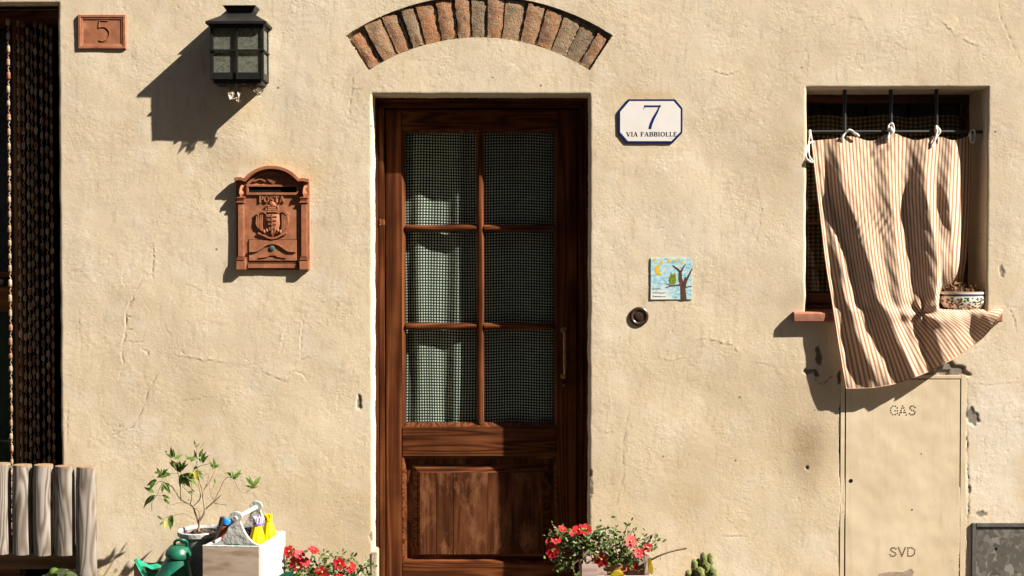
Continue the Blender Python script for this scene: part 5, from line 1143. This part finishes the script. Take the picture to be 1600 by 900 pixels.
def bracket(b0):
    out=[]
    for a in np.linspace(0,1,13):   # concave sweep from the corner up to the eye
        out.append((W_*.02+(W_*.40)*a, zt-.004+(htop-.012)*(a**2.6)))
    top=[(W_*.5+W_*.125*math.cos(R(t)), zt+htop-.006+W_*.125*math.sin(R(t))) for t in range(170,9,-20)]
    right=[(W_-x,z_) for x,z_ in out[::-1]]
    pts = out+top+right; mb = MB(); n=len(pts)
    mb.add([CP(x,b0,z_) for x,z_ in pts]+[CP(x,b0+.012,z_) for x,z_ in pts]+[CP(W_*.02,b0,zt-.03),CP(W_*.98,b0,zt-.03),CP(W_*.02,b0+.012,zt-.03),CP(W_*.98,b0+.012,zt-.03)],
        [tuple(range(n))+(2*n+1,2*n), tuple(range(2*n-1,n-1,-1))+(2*n+2,2*n+3)]+[(i,n+i,n+i+1,i+1) for i in range(n-1)])
    return mb
bracket(tk+.034).build('curved_end', m_white, cd, bevel=.0015); bracket(D_-tk-.016).build('curved_end', m_white, cd, bevel=.0015)
MB().tube([CP(W_/2,tk+.024,zt+htop-.004),CP(W_/2,D_-tk+.008,zt+htop-.004)],.0095,14).build('dowel_handle', m_white, cd, smooth=40)
m_ysk = M('yellow_plastic', (.80,.62,.010), (.72,.54,.008), rough=.35, scale=15, bump=0, trans=.25); m_purp = M('purple_plastic', (.26,.13,.45), (.2,.1,.36), rough=.35, bump=0); m_lilac = M('lilac_clear_plastic', (.55,.48,.62), (.48,.42,.55), rough=.2, bump=0)
def at_px(u, v, b_):  # world point on the caddy's depth line
    return b_
def yellow(px_u, v0, v1, yy, label, tilt, collar):
    x0_ = X(px_u,yy); z0_, z1_ = Z(v1,yy), Z(v0,yy); h_ = z1_-z0_; rr = (15 if collar else 12)*S*.93; t_ = thing('ribbed_bottle',label,'bottle',(x0_,yy,z0_),'yellow ribbed bottles in the caddy')
    n=40; prof=[(.55,-.02),(1.0,0),(.98,.18),(.88,.42),(.72,.66),(.52,.86),(.44,.95),(.40,1.0)]; vs=[]; fs=[]
    Mx = Matrix.Translation((x0_,yy,z0_))@Matrix.Rotation(R(tilt),4,'Y')
    for q,hh in prof:
        for k in range(n): a=2*math.pi*k/n; r2=rr*q*(1+.055*math.cos(10*a)); vs.append((r2*math.cos(a),r2*math.sin(a),hh*h_))
    for j in range(len(prof)-1):
        for k in range(n): fs.append((j*n+k,j*n+(k+1)%n,(j+1)*n+(k+1)%n,(j+1)*n+k))
    fs += [tuple(range(n-1,-1,-1)),tuple((len(prof)-1)*n+k for k in range(n))]
    b = MB(); b.M=Mx; b.add(vs,fs).build('skirt', m_ysk, t_, smooth=45)
    b = MB(); b.M=Mx; b.lathe([(rr*.40,h_),(rr*.50,h_*1.01),(rr*.50,h_*1.09),(rr*.38,h_*1.10)],20); b.build('collar', m_purp if collar else m_ysk, t_, smooth=40)
    b = MB(); b.M=Mx
    for k in range(8): a=2*math.pi*k/8; b.tube([(rr*.40*math.cos(a),rr*.40*math.sin(a),h_*1.08),(rr*.46*math.cos(a),rr*.46*math.sin(a),h_*1.3)],rr*.12,6)
    b.build('crown', m_lilac if collar else m_ysk, t_, smooth=40)
by = CP(W_*.72,D_*.55,0); 
yellow(398,820,862,-.38,'yellow ribbed bottle with purple collar, nearer one in the wooden caddy',4,True)
yellow(420,814,850,-.31,'yellow ribbed bottle with plain yellow neck, farther one in the wooden caddy',-3,False)
yb_ = -.33
t_ = thing('red_bottle','leaning reddish brown bottle with a bright blue cap at the caddy','bottle',P(346,850,yb_))
Mx = Matrix.Translation(P(345,845,yb_))@Matrix.Rotation(R(20),4,'Y'); b=MB(); b.M=Mx; b.lathe([(.022,-.06),(.024,-.03),(.023,.045),(.019,.065),(.013,.075)],20); b.build('bottle_body', M('red_brown_plastic',(.30,.07,.03),(.22,.05,.022),rough=.3,bump=.05), t_, smooth=40)
b=MB(); b.M=Mx; b.lathe([(.0125,.074),(.020,.075),(.020,.092),(.017,.096),(.001,.097)],18); b.build('cap', M('blue_cap',(.02,.22,.62),rough=.3,bump=0), t_, smooth=40)
t_ = thing('dark_bottle','dark bottle wrapped with blue bands between the shrub pot and the caddy','bottle',P(346,850,-.30))
m_db = M('dark_bottle_plastic',(.03,.025,.025),rough=.35,bump=0); m_bb = M('blue_band',(.02,.16,.50),(.015,.10,.34),rough=.4,bump=0)
Mx = Matrix.Translation(P(342,845,-.28))@Matrix.Rotation(R(10),4,'Y'); b=MB(); b.M=Mx; b.lathe([(.016,-.08),(.017,.05),(.014,.075),(.012,.10),(.001,.102)],18); b.build('bottle_body', m_db, t_, smooth=40)
for z_ in (.028,.052): b=MB(); b.M=Mx; b.lathe([(.0168,z_),(.0195,z_+.001),(.0195,z_+.010),(.0168,z_+.011)],18); b.build('band', m_bb, t_, smooth=40)
t_ = thing('black_pot','small black glossy pot tucked in the caddy behind its curved end','pot',P(392,858,-.33))
MB().lathe([(.02,-.05),(.036,-.02),(.038,.02),(.030,.045),(.026,.05),(.024,.044),(.001,.04)],22,P(388,845,-.36)).build('pot_body', M('black_glaze',(.015,.014,.02),rough=.25,bump=0), t_, smooth=50)
m_moss = M('dark_moss',(.015,.075,.04),(.008,.03,.018),rough=.9,scale=90,bs=160,bump=1,bd=.006,c3=(.30,.20,.12))
q = CP(W_*.60,tk+.020,zt-.010); t_ = thing('moss_mound','low mound of dark green moss along the front rim of the wooden caddy','moss',q)
b = MB(); ang = math.atan2(ex.y,ex.x); b.M = Matrix.Translation(q)@Matrix.Rotation(ang,4,'Z'); rg = random.Random(2)
for k in range(26): b.ball((rg.uniform(-.055,.055),rg.uniform(-.008,.008),0),rg.uniform(.009,.013),7,5,(1.2,1,.9))
b.box(-.06,.06,-.012,.012,-.115,-.002); prop(b.build('moss', m_moss, t_, smooth=70, nudge=.0012), kind='stuff')
# ================================================================== FLOWERS
def flower(c, r, mat, parent, root, rg, face=(0,-1,.5)):
    n = Vector((face[0]+rg.uniform(-.35,.35),face[1],face[2]+rg.uniform(-.3,.3))).normalized(); a_ = n.cross(Vector((0,0,1))).normalized(); b_ = n.cross(a_)
    c = Vector(c); o = None; mb = MB(); k0 = rg.uniform(0,6)
    for k in range(6):
        t = k0+2*math.pi*k/6+rg.uniform(-.15,.15); d = a_*math.cos(t)+b_*math.sin(t); s_ = n.cross(d); L = r*rg.uniform(.85,1.1); off = n*.0012*(k%2)
        pts = [c+off, c+d*L*.45-s_*L*.30+n*L*.16+off, c+d*L*.45+s_*L*.30+n*L*.16+off, c+d*L*.9-s_*L*.40+n*L*.22+off, c+d*L*.88+n*L*.12+off, c+d*L*.9+s_*L*.40+n*L*.24+off, c+d*L*1.05-s_*L*.16+n*L*.16+off, c+d*L*1.05+s_*L*.18+n*L*.18+off]
        mb.add(pts,[(0,2,4,1),(1,4,3),(2,5,4),(3,4,6),(4,5,7),(4,7,6)])
    o = mb.build('flower', mat, parent, smooth=80, fix=False)
    MB().ball(tuple(c+n*r*.22), r*.17, 7, 5).build('flower_centre', m_yel, o, smooth=60)
    return o
def fleaves(mb, c, n, spread, L, rg, flat=.55):
    for _ in range(n):
        p = Vector(c)+Vector((rg.gauss(0,spread[0]),rg.gauss(0,spread[1]),rg.gauss(0,spread[2]))); d = Vector((rg.gauss(0,1),rg.gauss(-.3,.8),rg.gauss(.2,.8))).normalized()
        nr = Vector((rg.gauss(0,.6),-.7,rg.uniform(.2,1.3))).normalized(); s_ = d.cross(nr).normalized(); l = L*rg.uniform(.6,1.25); w_ = l*flat*.5; up = s_.cross(d)
        mb.add([p, p+d*l*.35-s_*w_*.85+up*l*.05, p+d*l*.35+s_*w_*.85+up*l*.05, p+d*l*.75-s_*w_*.8, p+d*l*.75+s_*w_*.8, p+d*l-up*l*.06, p+d*l*.5-up*l*.05],[(0,6,1),(0,2,6),(1,6,3),(2,4,6),(3,6,5),(6,4,5)])
def fplant(name, label, cx_px, y0, pot, flowers, stems, leaves, seed, pinkish=False):
    rg = random.Random(seed); x0_ = X(cx_px,y0); root = thing(name, label, 'potted plant', (x0_,y0,0)); pot(root, x0_, y0)
    st_ = MB(); lf = MB()
    for pts in stems:
        n_=len(pts); d0,d1 = rg.uniform(-.02,.02),rg.uniform(-.06,.04); qq = catmull([P(u,v,y0+d0+(d1-d0)*k/max(1,n_-1)) for k,(u,v) in enumerate(pts)],4); m_=len(qq)
        st_.tube(qq,[.0026-.0012*k/(m_-1) for k in range(m_)],5)
        for k in range(2,m_,2): fleaves(lf, qq[k], rg.randrange(1,4), (.006,.008,.006), .020, rg)
    st_.build('stem', m_stem, root, smooth=60)
    for (u,v,n_,su,sv) in leaves: fleaves(lf, P(u,v,y0-.01), int(n_*.8), (su*S,.028,sv*S), .021, rg)
    prop(lf.build('foliage', m_small, root, smooth=60, fix=False), kind='stuff')
    for k,(u,v,r_,f) in enumerate(flowers): flower(P(u,v,y0-.055+.02*rg.random()), r_*S*.84, m_pink if (pinkish and k%2) else m_redp, root, root, rg, f)
    return root
def pot_clay(rim_px, rim_v, rpx):
    def mk(root,x0_,y0):
        r_=rpx*S*.93; z_=Z(rim_v,y0)
        MB().lathe([(r_*.62,0),(r_*.90,z_-.035),(r_*.98,z_-.034),(r_*1.0,z_-.002),(r_*.93,z_),(r_*.88,z_-.02),(.001,z_-.03)],28,(x0_,y0,0)).build('pot', m_terra, root, smooth=45)
        MB().lathe([(r_*.88,z_-.028),(.001,z_-.018)],20,(x0_,y0,0)).build('soil', m_soil, root)
    return mk
def zq(*p): return [(840+x/5.333, 790+y/5.333) for x,y in p]
def zr(*p): return [(400+x/6.43, 760+y/6.43) for x,y in p]
fplant('flowering_plant','bushy red flowering plant with small round leaves in the wooden crate right of the door',966,-.34, pot_clay(966,878,19),
  [(878.5,827.5,8,(0,-.6,1)),(905,829,11,(0,-.7,.9)),(916,828,10,(.2,-.7,.9)),(893,834,6,(0,-.6,.9)),(868,844,9,(-.2,-.7,.8)),(860,847,8,(-.3,-.9,.4)),(863.5,861,12,(-.1,-1,.2)),(939.5,873.5,12,(0,-1,.3)),(984.5,846.5,12,(.2,-.9,.5)),(997.5,865,9,(.2,-.9,.4)),(1012,856.5,8,(.3,-.8,.6)),(992,884,7,(0,-1,.3))],
  [zq((640,470),(480,330),(300,290),(200,230),(120,155)),zq((600,470),(430,360),(260,300),(170,280),(105,200)),zq((600,480),(400,420),(260,380),(160,360)),zq((560,480),(400,450),(250,440),(140,420),(200,480)),zq((640,470),(560,350),(480,280),(400,210)),zq((650,470),(600,340),(560,250),(540,190)),
   zq((660,470),(650,330),(640,220),(600,205)),zq((680,470),(700,330),(720,250),(745,170),(760,145)),zq((690,470),(740,340),(770,250),(795,200)),zq((700,470),(800,320),(890,275),(970,240),(980,300)),zq((700,480),(820,400),(900,345),(980,305)),zq((680,480),(760,420),(840,400)),
   zq((600,480),(470,440),(380,440),(300,490),(305,560)),zq((630,480),(560,450),(530,445)),zq((640,480),(520,380),(380,360),(310,290),(280,230)),zq((640,480),(500,420),(350,330),(230,330),(180,280)),zq((660,480),(700,420),(720,360),(760,300)),zq((670,470),(620,400),(500,300),(350,300)),zq((700,490),(790,470),(830,440),(880,380),(915,350))],
  [(905,843,130,20,7),(930,838,150,22,7),(895,855,90,18,7),(955,853,150,24,9),(985,866,90,14,8),(935,868,70,16,6),(880,836,50,8,6),(875,870,50,9,8),(884,886,40,8,5),(960,875,90,22,6),(1005,852,30,10,6),(978,880,50,12,7),(938,827,30,7,4),(955,886,40,14,5)], 21)
fplant('flowering_plant','low red flowering plant with dark leaves against the wall left of the door',505,-.22, pot_clay(505,915,40),
  [(452,862,12,(0,-.8,.7)),(467,867,10,(.2,-.8,.6)),(464,880,13,(0,-1,.3)),(476,879,9,(.2,-.8,.5)),(489,860,10,(.1,-.4,.9)),(531,881,11,(0,-.9,.5)),(547,887,10,(.3,-.8,.5)),(504,894,12,(0,-1,.4)),(530,898,8,(0,-.8,.8))],
  [zr((560,980),(480,800),(400,720),(340,670)),zr((600,980),(560,800),(560,700),(580,650)),zr((650,980),(680,800),(690,690)),zr((760,980),(820,800),(870,700),(870,640)),zr((800,980),(900,800),(960,730),(980,700)),zr((850,980),(980,900),(1080,830),(1165,760)),zr((600,980),(420,860),(330,800),(290,740)),zr((700,980),(690,880),(670,850)),zr((760,980),(840,860),(850,780)),zr((840,980),(960,880),(960,830)),zr((880,980),(1020,940),(1120,880)),zr((520,980),(400,900),(300,860))],
  [(455,884,80,9,9),(470,892,90,14,6),(500,882,70,16,8),(520,890,90,14,7),(545,896,80,14,5),(535,872,16,5,4),(508,870,18,6,3),(550,872,12,6,4),(565,893,24,9,4),(578,880,10,3,6),(490,897,60,20,4),(485,888,40,8,5)], 31, True)
# extra broad dark leaf beside the caddy belongs to a plant of its own
lt = thing('broad_leaf_plant','single broad dark green leaf low between the caddy and the red flowers','plant',(X(449,-.32),-.32,0))
b = leaf_shape(445,903,14,9,.5,-.34); b.build('leaf', m_green, lt, smooth=60); MB().tube([(X(449,-.32),-.32,0),P(446,905,-.335)],.004,6).build('stem', m_twig, lt)
# wooden crate under the right plant
ykr = -.40
ct = thing('wooden_crate','grey mauve wooden crate with slatted sides holding the red flowering plant','crate',(X(966,-.34),-.34,0))
m_crate = wood('mauve_grey_board',(.36,.25,.22),(.20,.125,.10),(.46,.35,.31),axis='X',fine=30,rough=.85)
kx0,kx1 = X(911,ykr),X(1021,ykr); kz = Z(899,ykr)
for k in range(3):
    MB().box(kx0,kx1,ykr-.012,ykr,kz-.088-.10*k,kz-.10*k).build('slat', m_crate, ct, bevel=.002)
    MB().box(kx0,kx1,-.16,-.148,kz-.088-.10*k,kz-.10*k).build('slat', m_crate, ct, bevel=.002)
    for xx in (kx0+.0005,kx1-.0125): MB().box(xx,xx+.012,ykr+.0005,-.1605,kz-.088-.10*k+.001,kz-.10*k-.001).build('slat', m_crate, ct, bevel=.002)
for xx,yy,vt in ((kx0+.013,ykr+.001,871),(kx1-.035,ykr+.001,868),(kx0+.013,-.19,880),(kx1-.035,-.19,880)):
    MB().box(xx,xx+.022,yy,yy+.022,.001,Z(vt,ykr)).build('corner_post', m_crate, ct, bevel=.002)
MB().box(kx0-.006,kx0+.06,ykr-.02,ykr-.0125,kz-.001,kz+.05).build('name_board', m_crate, ct, bevel=.002)
m_yp = M('yellow_paper', (.78,.60,.03), (.70,.50,.02), rough=.7, bump=.1, trans=.2)
b = MB(); b.add([P(1012,872,-.405),P(1017,873,-.41),P(1021,889,-.415),P(1019,899,-.415),P(1013,892,-.41)],[(0,1,2,3,4)]); b.add([P(1011,871,-.401),P(1016,874,-.404),P(1018,899,-.411),P(1013,893,-.405)],[(0,1,2,3)])
b.build('yellow_tag', m_yp, ct); b = MB(); b.add([P(953,899,-.415),P(960,891,-.42),P(968,889.5,-.42),P(975,897,-.42),P(974,902,-.415),P(956,902,-.415)],[(0,1,2,3,4,5)]); b.build('yellow_tag', m_yp, ct)
tkk = thing('stick','bare grey brown stick poking up and right out of the wooden crate','stick',P(1018,876,-.30))
MB().tube(catmull([P(*q) for q in ((985,893,-.28),(1010,879,-.29),(1030,868.5,-.31),(1050,861.5,-.32),(1073,856.5,-.33))],5),[.0042]*12+[.0036]*5+[.004]*4,7).build('stick_shaft', m_twig, tkk, smooth=60)
# cactus
ya_ = -.30
ca = thing('cactus','clump of knobbly green cactus columns standing below the wall, right of the crate','cactus',(X(1097,ya_),ya_,0))
def zc_(x,y): return (840+x/5.333,790+y/5.333)
MB().lathe([(.05,0),(.07,.10),(.074,.15),(.068,.15),(.06,.13),(.001,.13)],24,(X(1097,ya_),ya_,0)).build('pot', m_terra, ca, smooth=45)
rg = random.Random(8)
def column(x,yt,rz,dy):
    u,v = zc_(x,yt); r_ = rz/5.333*S*1.18; top = P(u,v,ya_+dy); z0_=.12; n=20; vs=[]; fs=[]; m_=26; hh = top[2]-z0_; xb = X(1097,ya_)+(top[0]-X(1097,ya_))*.75
    for j in range(m_+1):
        c=j/m_; xx=xb+(top[0]-xb)*c; rr=r_*(1 if c<.86 else math.sqrt(max(.0004,1-((c-.86)/.145)**2)))
        for k in range(n): t=2*math.pi*k/n; r2=rr*(1+.20*math.cos(5*t)*math.cos(j*1.57+1.5*math.sin(t*2.5))+.05*math.sin(j*1.9+k)); vs.append((xx+r2*math.cos(t),ya_+dy+r2*math.sin(t),z0_+hh*c))
    for j in range(m_):
        for k in range(n): fs.append((j*n+k,j*n+(k+1)%n,(j+1)*n+(k+1)%n,(j+1)*n+k))
    fs.append(tuple(m_*n+k for k in range(n))); o = MB().add(vs,fs).build('column', m_cactus, ca, smooth=60)
    b = MB()
    for _ in range(60):
        p = Vector(vs[rg.randrange(m_//2,m_)*n+rg.randrange(n)]); d = (p-Vector((top[0],ya_+dy,p.z-.01))).normalized(); b.tube([p,p+d*rg.uniform(.003,.006)],[.0005,.0002],3,cap=False)
    prop(b.build('spines', m_spine, o), kind='stuff')
for a in ((1305,448,22,-.01),(1383,388,24,.0),(1437,396,20,.012),(1352,512,30,-.035),(1462,515,26,-.02),(1255,538,24,-.025),(1410,470,22,-.012),(1338,440,16,.02)): column(*a)
# ================================================================== PLANTER ON THE WINDOW SILL
ypl = .035
fp = thing('ceramic_planter','white oval ceramic planter painted with leaves and blue band on the window sill','planter',(X(1504,ypl),ypl,sz1))
def paint():
    m = N('painted_majolica'); tc = m.n('TexCoord'); mp = m.n('Mapping'); mp.inputs['Scale'].default_value=(46,46,52); m.l(tc.outputs['Object'],mp.inputs[0])
    v = m.n('TexVoronoi'); v.inputs['Scale'].default_value=1.75; m.l(mp.outputs[0],v.inputs['Vector']); sp = m.n('SeparateColor'); m.l(v.outputs['Color'],sp.inputs[0])
    dc = m.ramp(sp.outputs[0],[(0,(.02,.075,.02)),(.40,(.03,.11,.03)),(.45,(.32,.04,.025)),(.7,(.40,.07,.04)),(.75,(.03,.03,.02)),(1,(.06,.12,.03))])
    mk = m.ramp(v.outputs['Distance'],[(.46,(1,1,1)),(.54,(0,0,0))]); s2 = m.n('SeparateXYZ'); m.l(tc.outputs['Object'],s2.inputs[0])
    bd = m.n('ColorRamp') if False else m.n('ValToRGB'); e=bd.color_ramp.elements; mr=m.n('MapRange'); mr.inputs[1].default_value=0; mr.inputs[2].default_value=.09; m.l(s2.outputs[2],mr.inputs[0]); m.l(mr.outputs[0],bd.inputs[0])
    bd.color_ramp.interpolation='CONSTANT'; e.new(.2);e.new(.66); e[0].position=0;e[0].color=(0,0,0,1);e[1].position=.10;e[1].color=(1,1,1,1);e[2].position=.68;e[2].color=(0,0,0,1);e[3].position=.99;e[3].color=(0,0,0,1)
    g = m.n('Math',operation='MULTIPLY'); m.l(mk,g.inputs[0]); m.l(bd.outputs[0],g.inputs[1])
    c = m.mix(g.outputs[0],(.66,.63,.58),dc)
    rm2 = m.ramp(mr.outputs[0],[(.73,(0,0,0)),(.75,(1,1,1)),(.84,(1,1,1)),(.86,(0,0,0))]); c = m.mix(rm2,c,(.035,.05,.14))
    rm3 = m.ramp(mr.outputs[0],[(.91,(0,0,0)),(.93,(1,1,1))]); c = m.mix(rm3,c,(.42,.24,.15))
    return m.fin(c,.3,None,0,.6)
pr_ = X(1541,ypl)-X(1504,ypl)-.004; b = MB()
b.lathe([(pr_*.66,.004),(pr_*.80,.012),(pr_*.985,.036),(pr_*.985,.058),(pr_*.96,.072),(pr_*1.0,.080),(pr_*.99,.086),(pr_*.94,.087),(pr_*.90,.070),(.001,.068)],40,(X(1504,ypl),ypl,sz1),sy=.52)
b.build('bowl', paint(), fp, smooth=50)
MB().lathe([(pr_*.905,.0725),(.001,.080)],28,(X(1504,ypl),ypl,sz1),sy=.50).build('soil', m_soil, fp)
dp = thing('dried_plant','withered brown plant with a bare stalk in the painted planter on the sill','plant',(X(1504,ypl),ypl,sz1+.075))
b = MB(); rg = random.Random(6)
for k in range(46):
    a=rg.uniform(-1,1); p0=(X(1504,ypl)+a*pr_*.75,ypl+rg.uniform(-.025,.025),sz1+.072); h_=rg.uniform(.015,.05 if a<0 else .03); dx=rg.gauss(0,.018)
    b.tube([p0,(p0[0]+dx*.4,p0[1]-.004,p0[2]+h_*.7),(p0[0]+dx*1.4,p0[1]-.008,p0[2]+h_)],[.0016,.0013,.0008],4)
b.tube([P(1521,458,ypl),P(1518,448,ypl),P(1513.5,436,ypl)],[.0028,.0024,.0018],6); b.build('stem', m_twig, dp)
b = MB(); fleaves(b,P(1519,452,ypl-.01),50,(.014,.015,.006),.02,rg,.4); fleaves(b,P(1490,450,ypl),46,(.014,.015,.012),.022,rg,.4)
prop(b.build('dry_leaves', M('dry_leaf',(.30,.14,.07),(.12,.08,.03),rough=.8,scale=60,trans=.2,c3=(.22,.24,.08)), dp, fix=False), kind='stuff')
